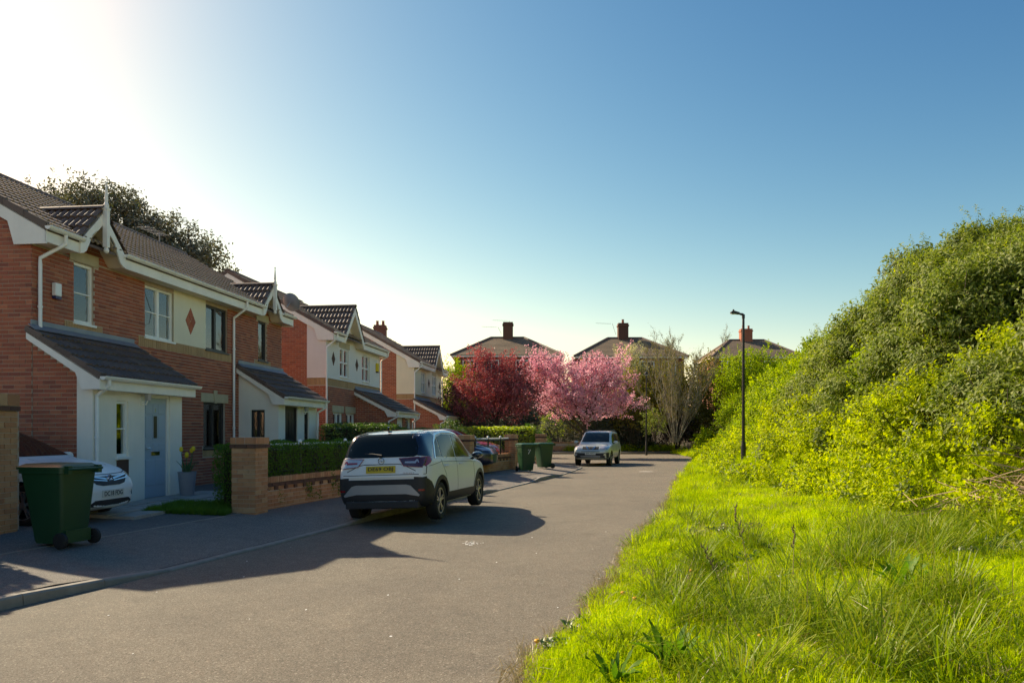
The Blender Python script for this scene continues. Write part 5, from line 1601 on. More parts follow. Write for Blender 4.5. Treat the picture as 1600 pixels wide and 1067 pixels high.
bin_((-5.80, 9.78, .19), R(-104), 'large dark green wheelie bin beside the tall brick pier at the left', 1.0)
bin_((.52, 28.25, .165), R(20), 'green wheelie bin with a white number 7 painted on it', 1.0, '7')
bin_((1.31, 31.3, .14), R(-62), 'plain green wheelie bin standing behind the bin numbered 7', 1.0)

# ------------------------------------------------------------------ lamp posts
def lamp_post(x, y, z, hgt, label, head=True):
    e = thing('street_lamp', label, 'street lamp', (x, y, z), 0, 'street lamps')
    MB().lathe([(.085, -.4), (.085, .75), (.065, .85), (.06, .9)], k=12).build('base', M['lamp_metal'], e, smooth=True)
    MB().tube([(0, 0, .8), (0, 0, hgt * .6), (0, 0, hgt)], [.055, .048, .04], 12).build('column', M['lamp_metal'], e, smooth=True)
    if head:
        MB().tube([(0, 0, hgt - .12), (0, 0, hgt + .0), (-.03, 0, hgt + .02), (-.16, 0, hgt + .05)], [.05, .052, .045, .03], 10).build('bracket', M['lamp_metal'], e, smooth=True)
        hd_ = MB().prism([(-.14, -.07, hgt + .02), (-.44, -.09, hgt + .06), (-.44, -.09, hgt + .11), (-.36, -.09, hgt + .15), (-.14, -.07, hgt + .09)], (0, .17, 0)).build('lamp_head', M['lamp_metal'], e, bevel=.012)
        MB().box(-.42, -.24, -.07, .07, hgt + .03, hgt + .045).build('lens', M['lamp_lens'], hd_)
        MB().lathe([(.03, .14), (.03, .19), (.0, .20)], (-.34, 0, hgt), k=8).build('photocell', M['lamp_metal'], hd_)
    else:
        MB().lathe([(.05, 0), (.13, .05), (.14, .16), (.08, .24), (.0, .27)], (0, 0, hgt), k=12).build('lamp_head', M['lamp_metal'], e, smooth=True)
        MB().lathe([(.03, -.03), (.10, -.01), (.12, .045)], (0, 0, hgt), k=12).build('lens', M['lamp_lens'], e)
    return e
lamp_post(7.9, 26.0, float(zr(7.9, 26.0)) - .1, 5.1 + .62 - float(zr(7.9, 26.0)), 'tall black street lamp standing in the bramble bank', True)
lamp_post(9.35, 53.0, .1, 5.45, 'thin far street lamp at the end of the road beside the bare tree', False)

# ------------------------------------------------------------------ pot of tulips, path, lawn
e = thing('flower_pot', 'pale tapered pot with yellow tulips beside the blue front door', 'plant pot', (-6.72, 15.75, .30))
MB().lathe([(.125, 0), (.135, .02), (.18, .50), (.19, .52), (.17, .52), (.165, .47), (0, .46)], k=24).build('pot', M['pot'], e, smooth=True)
M['tulip_leaf'] = leaf_mat('tulip_leaf', [(.05, .12, .03), (.07, .15, .05)], .35)
mb = MB(); r3 = random.Random(3)
for i in range(14):
    a = r3.uniform(0, 6.28); t = Vector((math.cos(a), math.sin(a), 0)); s = Vector((-t.y, t.x, 0)) * .022; h = r3.uniform(.18, .34); ou = r3.uniform(.08, .22)
    b = t * .05 + Z_ * .46
    mb.add([b - s * .6, b + s * .6, b + t * ou * .4 + Z_ * h * .6 + s, b + t * ou * .4 + Z_ * h * .6 - s, b + t * ou + Z_ * h], [(0, 1, 2, 3), (3, 2, 4)])
mb.build('leaves', M['tulip_leaf'], e)
for (dx, dy, z) in ((-.10, -.05, .93), (.12, .02, .94), (-.03, .05, .80), (.02, -.06, .82), (.06, .08, .90)):
    MB().tube([(dx * .2, dy * .2, .46), (dx * .7, dy * .7, z - .25), (dx, dy, z)], .006, 6).build('stem', M['tulip_leaf'], e)
    o = MB().lathe([(.0, 0), (.03, .012), (.042, .045), (.036, .085), (.02, .105), (.0, .09)], (dx, dy, z), k=8).build('tulip', M['yellow'], e, smooth=True)
# paving slabs of the front path, each a piece
e = bpy.data.objects.new('front_path', None); COL.objects.link(e); e['kind'] = 'structure'
e.location = (-8.51, 13.5, .0); e.rotation_euler = (0, 0, -TH)
for i in range(3):
    for j in range(10):
        x0 = 1.20 + i * .455; y0 = -.95 + j * .455
        z = float(zl(-8.51 + x0, 13.5 + y0)) + .02 + random.uniform(-.003, .003)
        MB().box(x0, x0 + .445, y0, y0 + .445, z - .07, z + .022).build('slab', M['slab'], e, bevel=.006)
# ------------------------------------------------------------------ leaves and plants
def unit(a): return a / np.maximum(np.linalg.norm(a, axis=-1, keepdims=True), 1e-9)

def leaves(P, Nn, ln, wd, fold=.25, up=.0, jit=.8):
    """one folded diamond leaf (4 points, 2 triangles as one quad pair) at every point"""
    n = len(P)
    a = unit(Nn + rng.normal(0, jit, (n, 3)) + np.array([0, 0, up]))
    r = unit(rng.normal(0, 1, (n, 3))); s = unit(np.cross(a, r)); t = np.cross(s, a)
    ln = (ln * rng.uniform(.65, 1.25, n))[:, None]; wd = (wd * rng.uniform(.7, 1.2, n))[:, None]
    p0 = P - s * ln * .5; p2 = P + s * ln * .5
    mid = P - s * ln * .05
    p1 = mid + t * wd * .5 + a * wd * fold; p3 = mid - t * wd * .5 + a * wd * fold
    V = np.stack([p0, p1, p2, p3], 1).reshape(-1, 3)
    i = np.arange(n)[:, None] * 4
    F = np.concatenate([i + np.array([[0, 1, 2]]), i + np.array([[0, 2, 3]])], 1).reshape(-1, 3)
    return V, F

def leaf_obj(name, P, Nn, ln, wd, mat, parent=None, **k):
    V, F = leaves(np.asarray(P), np.asarray(Nn), ln, wd, **k)
    return link_mesh(name, np_mesh(name, V, F, mat), parent)

def blob_points(c, rad, n, shell=.35, low=-1.0):
    u = unit(rng.normal(0, 1, (n, 3)))
    u = u[u[:, 2] > low] if low > -1 else u
    k = 1 + .16 * np.sin(u[:, :1] * 5 + c[0]) * np.cos(u[:, 1:2] * 6 + c[1]) + .12 * np.sin(u[:, 2:] * 9 + u[:, :1] * 7)
    r = 1 - shell * rng.random((len(u), 1)) ** 1.6
    return np.array(c) + u * np.array(rad) * k * r, u

def shoots(ells, n, length, upb, leaves_per, sig, trunk=None):
    """leafy shoots growing outwards through the crown: returns leaf points, normals and twig lines"""
    P = []; Nn = []; lines = []
    vol = np.array([e[3] * e[4] * e[5] for e in ells]) ** .8; vol = vol / vol.sum()
    for (e, fr) in zip(ells, vol):
        m = max(4, int(n * fr))
        u = unit(rng.normal(0, 1, (m, 3))); u[:, 2] = np.where(u[:, 2] < -.55, -u[:, 2], u[:, 2])
        rr = rng.random((m, 1)) ** .42
        st = np.array(e[:3]) + u * rr * np.array(e[3:6]) * .92
        d = unit(u * .8 + rng.normal(0, .45, (m, 3)) + np.array([0, 0, upb]))
        L = length * rng.uniform(.5, 1.35, (m, 1)) * (.6 + .5 * rr)
        en = st + d * L
        lines += list(zip(st - d * L * .3, en))
        t = rng.random((m, leaves_per, 1))
        q = st[:, None] + (en - st)[:, None] * t + rng.normal(0, 1, (m, leaves_per, 3)) * sig * (1.15 - .7 * t)
        P.append(q.reshape(-1, 3)); Nn.append(np.repeat(u, leaves_per, 0))
    return np.concatenate(P), np.concatenate(Nn), lines

def twig_mesh(lines, r0=.015, r1=.005):
    L = np.array(lines); a, b = L[:, 0], L[:, 1]; n = len(a)
    d = unit(b - a); s = unit(np.cross(d, np.array([.3, .2, 1.0]))); t = np.cross(d, s)
    V = []
    for (p, r) in ((a, r0), (b, r1)):
        for q in range(3):
            an = 2 * math.pi * q / 3
            V.append(p + (s * math.cos(an) + t * math.sin(an)) * r)
    V = np.stack(V, 1).reshape(-1, 3); i = np.arange(n)[:, None] * 6
    F = np.concatenate([i + np.array([[q, (q + 1) % 3, 3 + (q + 1) % 3, 3 + q]]) for q in range(3)], 1).reshape(-1, 4)
    return V, F

def tree(name, label, cat, base, ells, n, leaf, mat, bark='wood', length=.8, upb=.35, per=26, sig=.13, trunk_r=.16, forks=9, group=None, fork_z=None, twigr=.012):
    e = thing(name, label, cat, base, 0, group)
    b = np.array(base)
    el = [(x - b[0], y - b[1], z - b[2], rx, ry, rz) for (x, y, z, rx, ry, rz) in ells]
    P, Nn, lines = shoots(el, n, length, upb, per, sig)
    leaf_obj('crown', P, Nn, leaf[0], leaf[1], mat, e)
    mb = MB(); cz = min(q[2] - q[5] * .7 for q in el) if fork_z is None else fork_z
    top = Vector((np.mean([q[0] for q in el]) * .5, np.mean([q[1] for q in el]) * .5, max(cz + .8, np.mean([q[2] for q in el]))))
    fk = Vector((top.x * .4, top.y * .4, max(cz, .3)))
    mb.tube([(0, 0, -.4), (0, 0, .1), fk, top], [trunk_r * 1.25, trunk_r, trunk_r * .8, trunk_r * .35], 8)
    for i in range(forks):
        q = el[i % len(el)]
        u = unit(rng.normal(0, 1, 3)); u[2] = abs(u[2]) * .7
        end = Vector(q[:3]) + Vector(u * np.array(q[3:6]) * .8)
        st = fk.lerp(top, random.random() * .6); md = st.lerp(end, .5) + Vector((random.uniform(-.2, .2), random.uniform(-.2, .2), -.12))
        mb.tube([st, md, end], [trunk_r * .45, trunk_r * .28, trunk_r * .08], 6)
    mb.build('trunk', M[bark], e, smooth=True)
    V, F = twig_mesh(lines[::2], twigr, twigr * .4)
    o = link_mesh('twigs', np_mesh('twigs', V, F, M[bark]), e); o['kind'] = 'stuff'
    return e

def bush(label, c, rad, n, leaf, mat, name='bush', group=None, up=.2, shell=.35, twigs=0, cat='bush', spikes=0, low=-.7):
    e = thing(name, label, cat, (c[0], c[1], c[2] - rad[2]), 0, group)
    cc = (0, 0, rad[2])
    P, u = blob_points(cc, rad, n, shell, low)
    if spikes:
        d = unit(rng.normal(0, 1, (spikes, 3))); d[:, 2] = np.abs(d[:, 2])
        st = np.array(cc) + d * np.array(rad) * .9
        t = rng.random((spikes, 22, 1)); q = st[:, None] + (d + np.array([0, 0, .6]))[:, None] * t * .45 * rad[2] * rng.uniform(.2, 1, (spikes, 1, 1)) + rng.normal(0, .05, (spikes, 22, 3))
        P = np.concatenate([P, q.reshape(-1, 3)]); u = np.concatenate([u, np.repeat(d, 22, 0)])
    leaf_obj('foliage', P, u, leaf[0], leaf[1], mat, e, up=up)
    mb = MB()
    for i in range(7):
        a = 6.28 * i / 7; mb.tube([(0, 0, -.15), (math.cos(a) * rad[0] * .3, math.sin(a) * rad[1] * .3, rad[2] * .7), (math.cos(a) * rad[0] * .75, math.sin(a) * rad[1] * .75, rad[2] * 1.3)], [.045, .03, .012], 5)
    mb.build('stems', M['wood'], e)
    return e

def hedge(label, boxes, dens, leaf, mat, core, name='hedge', loc=(0, 0, 0), cat='hedge'):
    """clipped hedge from oriented boxes: (p0, p1, half thickness, z0, z1)"""
    e = thing(name, label, cat, loc)
    P = []; Nn = []; mb = MB()
    for (p0, p1, th, z0, z1) in boxes:
        a, b = np.array([*p0, 0.]), np.array([*p1, 0.]); U = (b - a); L = np.linalg.norm(U); U = U / L; S = np.array([U[1], -U[0], 0])
        H = z1 - z0
        for (area, f) in ((L * H, 0), (L * H, 1), (L * 2 * th, 2), (2 * th * H, 3), (2 * th * H, 4)):
            m = int(area * dens); s = rng.random(m); t = rng.random(m); dp = rng.random(m) ** 1.5 * .12 - .03
            dp = dp + .03 * np.sin(s * L * 5.1 + t * 7) + .02 * np.sin(s * L * 13)
            if f < 2:
                sg = 1 if f == 0 else -1
                q = a + U * (s * L)[:, None] + S * (sg * (th - dp))[:, None]; q[:, 2] = z0 + t * H; nn = np.tile(S * sg, (m, 1))
            elif f == 2:
                q = a + U * (s * L)[:, None] + S * ((t * 2 - 1) * th)[:, None]; q[:, 2] = z1 - dp; nn = np.tile([0, 0, 1.], (m, 1))
            else:
                sg = 1 if f == 3 else -1; base = b if f == 3 else a
                q = base - U * sg * dp[:, None] + S * ((s * 2 - 1) * th)[:, None]; q[:, 2] = z0 + t * H; nn = np.tile(U * sg, (m, 1))
            P.append(q); Nn.append(nn)
        i = .13
        A = a + U * i; B = b - U * i
        mb.prism([Vector(A + S * (th - i)) + Z_ * z0, Vector(B + S * (th - i)) + Z_ * z0, Vector(B - S * (th - i)) + Z_ * z0, Vector(A - S * (th - i)) + Z_ * z0], (0, 0, H - i))
    leaf_obj('foliage', np.concatenate(P), np.concatenate(Nn), leaf[0], leaf[1], mat, e, jit=.6)
    mb.build('inner_growth', core, e)
    return e

L_hedge = leaf_mat('hedge_leaf', [(0.077, 0.1595, 0.0135), (0.098, 0.1958, 0.0162), (0.126, 0.2248, 0.018), (0.063, 0.1305, 0.0126)], .4, gloss=0.02)
L_laurel = leaf_mat('laurel_leaf', [(0.264, 0.324, 0.006), (0.348, 0.384, 0.008), (0.192, 0.252, 0.008)], .55)
L_green = leaf_mat('bush_leaf', [(.07, .13, .018), (.10, .16, .02), (.05, .10, .016)], .45)
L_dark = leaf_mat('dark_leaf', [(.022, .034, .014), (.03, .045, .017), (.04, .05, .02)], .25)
L_tall = leaf_mat('tall_tree_leaf', [(0.075, 0.082, 0.03), (0.1, 0.1, 0.036), (0.06, 0.066, 0.026), (0.12, 0.1, 0.045)], .22, gloss=.12)
L_red = leaf_mat('copper_leaf', [(0.26, 0.055, 0.08), (0.34, 0.095, 0.12), (0.14, 0.034, 0.058), (0.42, 0.18, 0.19), (0.18, 0.04, 0.066)], .5, tcol=(1.6, .9, .7), gloss=.05)
L_brown = leaf_mat('brown_leaf', [(.05, .026, .02), (.07, .036, .024), (.035, .02, .018)], .3, tcol=(1.4, 1.0, .6))
L_pink = leaf_mat('blossom_petal', [(0.78, 0.44, 0.55), (0.82, 0.54, 0.62), (0.68, 0.34, 0.46), (0.86, 0.68, 0.7), (0.52, 0.22, 0.31)], .5, tcol=(1.15, .95, 1.0), gloss=.02)
L_white = leaf_mat('white_blossom', [(.55, .52, .33), (.62, .60, .42), (.40, .42, .2)], .4, tcol=(1.1, 1.1, .8), gloss=.02)
L_olive = leaf_mat('olive_leaf', [(.17, .155, .012), (.21, .19, .014), (.13, .125, .016), (.15, .11, .03)], .5, gloss=.03)
L_bright = leaf_mat('hawthorn_leaf', [(0.275, 0.364, 0.0032), (0.3375, 0.416, 0.004), (0.225, 0.312, 0.004), (0.1875, 0.273, 0.004)], .5, gloss=0.01, tcol=(1.35, 1.4, .3))
L_bramble = leaf_mat('bramble_leaf', [(0.3931, 0.462, 0.001), (0.499, 0.5544, 0.0014), (0.3024, 0.385, 0.0014), (0.4385, 0.462, 0.0019), (0.2419, 0.3234, 0.0019)], .5, gloss=0.01, tcol=(1.35, 1.4, .3))
L_budd = leaf_mat('buddleia_leaf', [(0.151, 0.203, 0.035), (0.1974, 0.246, 0.06), (0.2904, 0.3259, 0.125), (0.1103, 0.1599, 0.02), (0.1684, 0.2214, 0.025)], .4, gloss=0.015, tcol=(1.35, 1.4, .5))
L_grass = leaf_mat('grass_blade', [(0.4114, 0.5168, 0.0005), (0.4979, 0.5908, 0.001), (0.3354, 0.4536, 0.001), (0.5629, 0.5802, 0.0029), (0.4546, 0.5591, 0.0005)], 0.44, gloss=0.006, wscale=.9, tcol=(1.35, 1.45, .3))
L_long = leaf_mat('long_grass_blade', [(0.1718, 0.2527, 0.0041), (0.2115, 0.2851, 0.0058), (0.1454, 0.2203, 0.0041), (0.2776, 0.3046, 0.0184)], 0.4, gloss=0.02, wscale=.9, tcol=(1.35, 1.45, .4))
L_dry = leaf_mat('dry_grass', [(.30, .245, .11), (.36, .30, .16), (.25, .19, .09)], .3, tcol=(1.1, 1.0, .7))
L_dock = leaf_mat('dock_leaf', [(0.09, 0.19, 0.01), (0.11, 0.21, 0.012), (0.075, 0.16, 0.01)], .45, gloss=.012)

# ---- hedges and garden bushes
S_ = np.array([.277, .961]); Sn = np.array([-.961, .277])
def wl(s, off): return tuple(np.array([-4.62, 14.0]) + S_ * s + Sn * off)
hedge('clipped dark green hedge behind the low brick wall and white railing tips', [(wl(-.15, .48), wl(10.4, .48), .42, .25, 1.41)], 1900, (.042, .026), L_hedge, M['soil'])
hedge('tall rounded green hedge beyond the black porch door', [((-5.75, 24.2), (-3.75, 23.4), .62, .2, 1.86), ((-5.1, 23.7), (-3.0, 27.5), .6, .2, 1.72)], 850, (.06, .036), L_green, M['soil'])
hedge('sunlit yellow laurel hedge under the dark red tree', [((-2.6, 36.4), (1.0, 35.6), .5, .2, 1.82)], 420, (.12, .06), L_laurel, M['soil'])
bush('round green bush between the white hatchback roof and cream house', (-2.65, 33.2, 1.15), (.95, .8, 1.0), 4200, (.075, .045), L_green, name='garden_bush')
bush('dark green bush above the brick pier by the green bins', (.85, 36.2, 1.0), (.95, .8, .98), 4200, (.075, .045), L_hedge, name='garden_bush')
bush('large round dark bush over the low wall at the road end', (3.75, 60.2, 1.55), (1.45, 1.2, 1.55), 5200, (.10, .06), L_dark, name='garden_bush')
bush('sunlit yellow-green top of a bush left of the pink blossom', (3.2, 61.8, 1.9), (1.2, 1.0, 1.3), 2600, (.10, .06), L_laurel, name='garden_bush')

# ---- trees
tree('tall_tree', 'tall dark backlit tree rising behind the roof of the brick pair', 'tree', (-16.4, 33.5, .2),
     [(-17.9, 33.5, 10.6, 2.0, 2.0, 1.6), (-16.2, 33.5, 9.6, 1.7, 1.8, 1.5), (-19.7, 34, 10.7, 1.2, 1.5, 1.2), (-15.0, 33.5, 8.2, 1.1, 1.4, 1.2), (-17.7, 33.5, 8.6, 2.6, 2.2, 1.6), (-14.3, 33.5, 7.5, .9, 1.2, .9), (-14.2, 33.5, 9.2, 1.0, 1.2, .9), (-13.4, 33.5, 8.8, .8, 1.0, .7)], 960, (.16, .08), L_tall, length=.9, upb=.25, per=44, sig=.17, trunk_r=.3, forks=14)
tree('tall_tree', 'thin ragged tree at the far left behind the roof ridge', 'tree', (-21.8, 35, .2),
     [(-22.6, 35, 11.7, .9, 1.0, .9), (-20.9, 35, 11.8, .85, 1.0, .8), (-19.8, 35.3, 11.0, .7, 1.0, .8), (-22.0, 35, 10.2, 1.7, 1.4, 1.2), (-24.0, 35, 11.3, .9, 1.2, .9)], 300, (.15, .075), L_tall, length=.8, upb=.3, per=32, sig=.16, trunk_r=.22)
tree('copper_tree', 'dark red leaved tree in front of the hip-roofed house', 'tree', (-.72, 41.0, .2),
     [(-1.3, 41, 3.9, 1.7, 1.7, 1.35), (-2.3, 41, 3.0, 1.3, 1.3, 1.2), (.35, 41, 3.3, 1.5, 1.5, 1.5), (-1.7, 41, 5.1, .75, .8, .85), (-.1, 41, 4.9, .9, .9, .7), (-.9, 41, 2.7, 2.0, 1.5, .9)], 620, (.105, .062), L_red, length=.75, upb=.55, per=36, sig=.12, trunk_r=.13, forks=14, fork_z=1.1)
tree('cherry_tree', 'cherry tree covered in pink blossom behind the silver four-by-four', 'tree', (4.6, 48.0, .1),
     [(4.5, 48, 4.3, 2.4, 2.0, 1.5), (2.3, 48, 4.9, 1.4, 1.4, 1.3), (6.2, 48, 4.7, 1.5, 1.5, 1.2), (4.6, 48, 2.9, 2.5, 2.0, 1.0), (3.0, 47.6, 3.3, 1.5, 1.4, 1.1), (7.0, 48, 3.1, 1.1, 1.1, .8), (1.4, 48.4, 5.6, .7, .8, .8), (6.6, 48, 5.9, .5, .6, .6)], 640, (.115, .085), L_pink, length=1.0, upb=.45, per=40, sig=.12, trunk_r=.16, forks=16, fork_z=1.3, twigr=.02)
tree('blossom_bush', 'cream blossom bush above the right side of the pink cherry', 'tree', (9.3, 61.0, .6), [(9.3, 61, 6.9, 1.2, 1.1, 1.6), (8.9, 61, 5.2, 1.2, 1.1, 1.2), (10.0, 61, 6.1, .9, .9, 1.0)], 190, (.12, .085), L_white, length=.8, upb=.7, per=30, sig=.10, trunk_r=.05)
tree('green_tree', 'bright green tree between the cream house and the dark red tree', 'tree', (-4.3, 51.0, .2), [(-4.0, 51, 4.9, 1.2, 1.2, 1.3), (-3.1, 51, 4.4, 1.1, 1.1, 1.0), (-4.6, 51, 3.2, 1.6, 1.4, 1.6)], 240, (.13, .08), L_bright, length=.7, upb=.3, per=36, sig=.16, trunk_r=.15)
tree('brown_shrub', 'dark brown leaved shrub at the corner of the cream house', 'tree', (-3.25, 42.5, .2), [(-3.3, 42.5, 3.0, .9, .9, 1.2), (-3.5, 42.5, 1.8, 1.0, 1.0, 1.0), (-2.6, 42.5, 2.0, .8, .8, .9)], 220, (.09, .05), L_brown, length=.5, upb=.4, per=34, sig=.13, trunk_r=.08)

# bare, many-stemmed tree
def bare_tree(label, base, h, spread, stems, mat, leafmat, nleaf):
    e = thing('bare_tree', label, 'tree', base)
    mb = MB(); fine = []; tips = []
    rr = random.Random(11)
    for i in range(stems):
        a = 6.283 * i / stems + rr.uniform(-.3, .3); tilt = rr.uniform(.05, 1.0) ** .8
        d = Vector((math.cos(a) * tilt * spread / h, math.sin(a) * tilt * spread / h * .7, 1)).normalized()
        L = h * rr.uniform(.68, 1.05) * (1 - .15 * tilt); p = Vector((math.cos(a) * .2, math.sin(a) * .2, -.2)); pts = [p.copy()]; k = 6
        dd = d.copy()
        for q in range(k):
            dd = (dd + Vector((rr.uniform(-.09, .09), rr.uniform(-.09, .09), .06))).normalized(); p = p + dd * L / k; pts.append(p.copy())
        r0 = rr.uniform(.022, .042)
        mb.tube(pts, [r0 * (1 - .85 * q / k) for q in range(k + 1)], 5)
        for q in range(2, k + 1):
            for s in range(2 + q):
                st = pts[q - 1].lerp(pts[q], rr.random()); bd = (dd * .9 + Vector((rr.uniform(-1, 1), rr.uniform(-1, 1), rr.uniform(-.1, .8))) * .62).normalized(); bl = rr.uniform(.45, 1.25) * (1.25 - .1 * q)
                en = st + bd * bl; fine.append((tuple(st), tuple(en)))
                for m in range(4):
                    s2 = st.lerp(en, rr.uniform(.3, 1)); b2 = (bd + Vector((rr.uniform(-1, 1), rr.uniform(-1, 1), rr.uniform(-.2, .9))) * .6).normalized(); e2 = s2 + b2 * rr.uniform(.2, .55)
                    fine.append((tuple(s2), tuple(e2))); tips.append(tuple(e2)); tips.append(tuple(s2.lerp(e2, .5)))
    mb.build('trunk', M[mat], e, smooth=True)
    V, F = twig_mesh(fine, .011, .006); o = link_mesh('twigs', np_mesh('twigs', V, F, M[mat]), e); o['kind'] = 'stuff'
    T = np.array(tips); T = T[rng.integers(0, len(T), nleaf)]; T = T + rng.normal(0, .06, T.shape)
    leaf_obj('buds', T, np.tile([0, 0, 1.], (nleaf, 1)), .07, .04, leafmat, e)['kind'] = 'stuff'
    return e
bare_tree('bare many-stemmed tree with pale branches fanning up behind the road end', (11.7, 54.5, 1.1), 8.9, 6.8, 20, 'wood_pale', L_olive, 13000)

# scrub behind the road end
scrub = [((9.2, 58.6, 3.6), (1.7, 1.4, 2.6), L_olive, 'olive scrub bush left of the bare tree stems'),
         ((12.2, 60.5, 4.2), (2.4, 1.6, 2.9), L_olive, 'wide olive scrub bush behind the bare tree'),
         ((15.4, 59.5, 4.7), (2.4, 1.7, 2.6), L_olive, 'brownish scrub bush right of the bare tree'),
         ((17.8, 56.5, 5.3), (2.7, 1.8, 2.4), L_bright, 'green scrub bush directly left of the tall lamp post'),
         ((21.3, 56.0, 4.9), (2.6, 1.8, 2.5), L_bright, 'green scrub bush right of the tall lamp post under the far house'),
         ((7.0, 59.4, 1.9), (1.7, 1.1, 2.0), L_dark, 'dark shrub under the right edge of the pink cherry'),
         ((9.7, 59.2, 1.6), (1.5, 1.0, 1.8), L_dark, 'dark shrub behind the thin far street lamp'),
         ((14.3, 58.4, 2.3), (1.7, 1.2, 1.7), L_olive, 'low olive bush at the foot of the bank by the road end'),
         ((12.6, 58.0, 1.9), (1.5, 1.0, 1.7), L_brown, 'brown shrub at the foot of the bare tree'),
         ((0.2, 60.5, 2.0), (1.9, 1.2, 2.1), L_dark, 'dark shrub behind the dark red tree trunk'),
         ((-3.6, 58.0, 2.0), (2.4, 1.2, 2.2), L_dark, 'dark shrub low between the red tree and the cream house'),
         ((6.2, 63.5, 3.2), (2.6, 1.2, 3.0), L_olive, 'olive shrub glimpsed behind the pink cherry crown')]
for c, r, m_, lb in scrub:
    bush(lb, c, r, int(6500 * (r[0] * r[2]) ** .5 / 1.6), (.17, .10), m_, name='scrub_bush', spikes=40, shell=.55)
bush('small grey-white flowering shrub left of the bare tree foot', (10.3, 55.0, 2.2), (.9, .8, 1.1), 1500, (.10, .06), L_budd, name='scrub_bush', spikes=16)

# ---- scattered small plants: one vertex per plant, a tuft or spray set on each
PROTO = bpy.data.collections
def proto_coll(name, objs):
    c = bpy.data.collections.new(name)
    for o in objs:
        for q in list(o.users_collection): q.objects.unlink(o)
        c.objects.link(o)
    return c

def scatter(name, P, ROT, SC, coll, mat_fallback=None, label=None):
    n = len(P)
    me = bpy.data.meshes.new(name)
    me.vertices.add(n); me.vertices.foreach_set('co', np.asarray(P, np.float32).ravel())
    a = me.attributes.new('rot', 'FLOAT_VECTOR', 'POINT'); a.data.foreach_set('vector', np.asarray(ROT, np.float32).ravel())
    a = me.attributes.new('sc', 'FLOAT', 'POINT'); a.data.foreach_set('value', np.asarray(SC, np.float32))
    a = me.attributes.new('pick', 'INT', 'POINT'); a.data.foreach_set('value', rng.integers(0, len(coll.objects), n).astype(np.int32))
    me.update()
    o = link_mesh(name, me)
    o['kind'] = 'stuff'
    if label: o['label'] = label
    ng = bpy.data.node_groups.new(name, 'GeometryNodeTree')
    ng.interface.new_socket('Geometry', in_out='INPUT', socket_type='NodeSocketGeometry')
    ng.interface.new_socket('Geometry', in_out='OUTPUT', socket_type='NodeSocketGeometry')
    nd = ng.nodes; lk = ng.links
    gi = nd.new('NodeGroupInput'); go = nd.new('NodeGroupOutput')
    ci = nd.new('GeometryNodeCollectionInfo'); ci.inputs['Collection'].default_value = coll
    ci.inputs['Separate Children'].default_value = True; ci.inputs['Reset Children'].default_value = True
    iop = nd.new('GeometryNodeInstanceOnPoints'); iop.inputs['Pick Instance'].default_value = True
    def attr(nm, dt):
        q = nd.new('GeometryNodeInputNamedAttribute'); q.data_type = dt; q.inputs['Name'].default_value = nm
        return [s for s in q.outputs if s.enabled and s.name == 'Attribute'][0]
    e2r = nd.new('FunctionNodeEulerToRotation')
    lk.new(gi.outputs[0], iop.inputs['Points']); lk.new(ci.outputs[0], iop.inputs['Instance'])
    lk.new(attr('pick', 'INT'), iop.inputs['Instance Index'])
    lk.new(attr('rot', 'FLOAT_VECTOR'), e2r.inputs[0]); lk.new(e2r.outputs[0], iop.inputs['Rotation'])
    lk.new(attr('sc', 'FLOAT'), iop.inputs['Scale'])
    lk.new(iop.outputs[0], go.inputs[0])
    m = o.modifiers.new('scatter', 'NODES'); m.node_group = ng
    return o

def grass_tuft(n, h, w, lean, mat, rad=.05, seed=0):
    rr = np.random.default_rng(seed)
    V = []; F = []
    for i in range(n):
        a = rr.uniform(0, 6.283); r = rad * rr.random() ** .6; b = np.array([r * math.cos(a), r * math.sin(a), 0])
        a2 = a + rr.normal(0, .8); d = np.array([math.cos(a2), math.sin(a2), 0]); H = h * rr.uniform(.55, 1.15); ln = lean * rr.uniform(.2, 1.3)
        s = np.array([-d[1], d[0], 0]) * w * rr.uniform(.7, 1.2) / 2
        tw = rr.uniform(-.6, .6); s = s * math.cos(tw) + d * math.sin(tw) * w / 2
        k = len(V)
        pts = [b, b + d * ln * H * .22 + np.array([0, 0, H * .55]), b + d * ln * H * .62 + np.array([0, 0, H * .93]), b + d * ln * H * 1.05 + np.array([0, 0, H * (1.0 - .28 * min(ln, 1.4))])]
        V += [pts[0] - s, pts[0] + s, pts[1] - s * .95, pts[1] + s * .95, pts[2] - s * .6, pts[2] + s * .6, pts[3]]
        F += [(k, k + 1, k + 3), (k, k + 3, k + 2), (k + 2, k + 3, k + 5), (k + 2, k + 5, k + 4), (k + 4, k + 5, k + 6)]
    return link_mesh('tuft', np_mesh('tuft', np.array(V), np.array(F), mat))

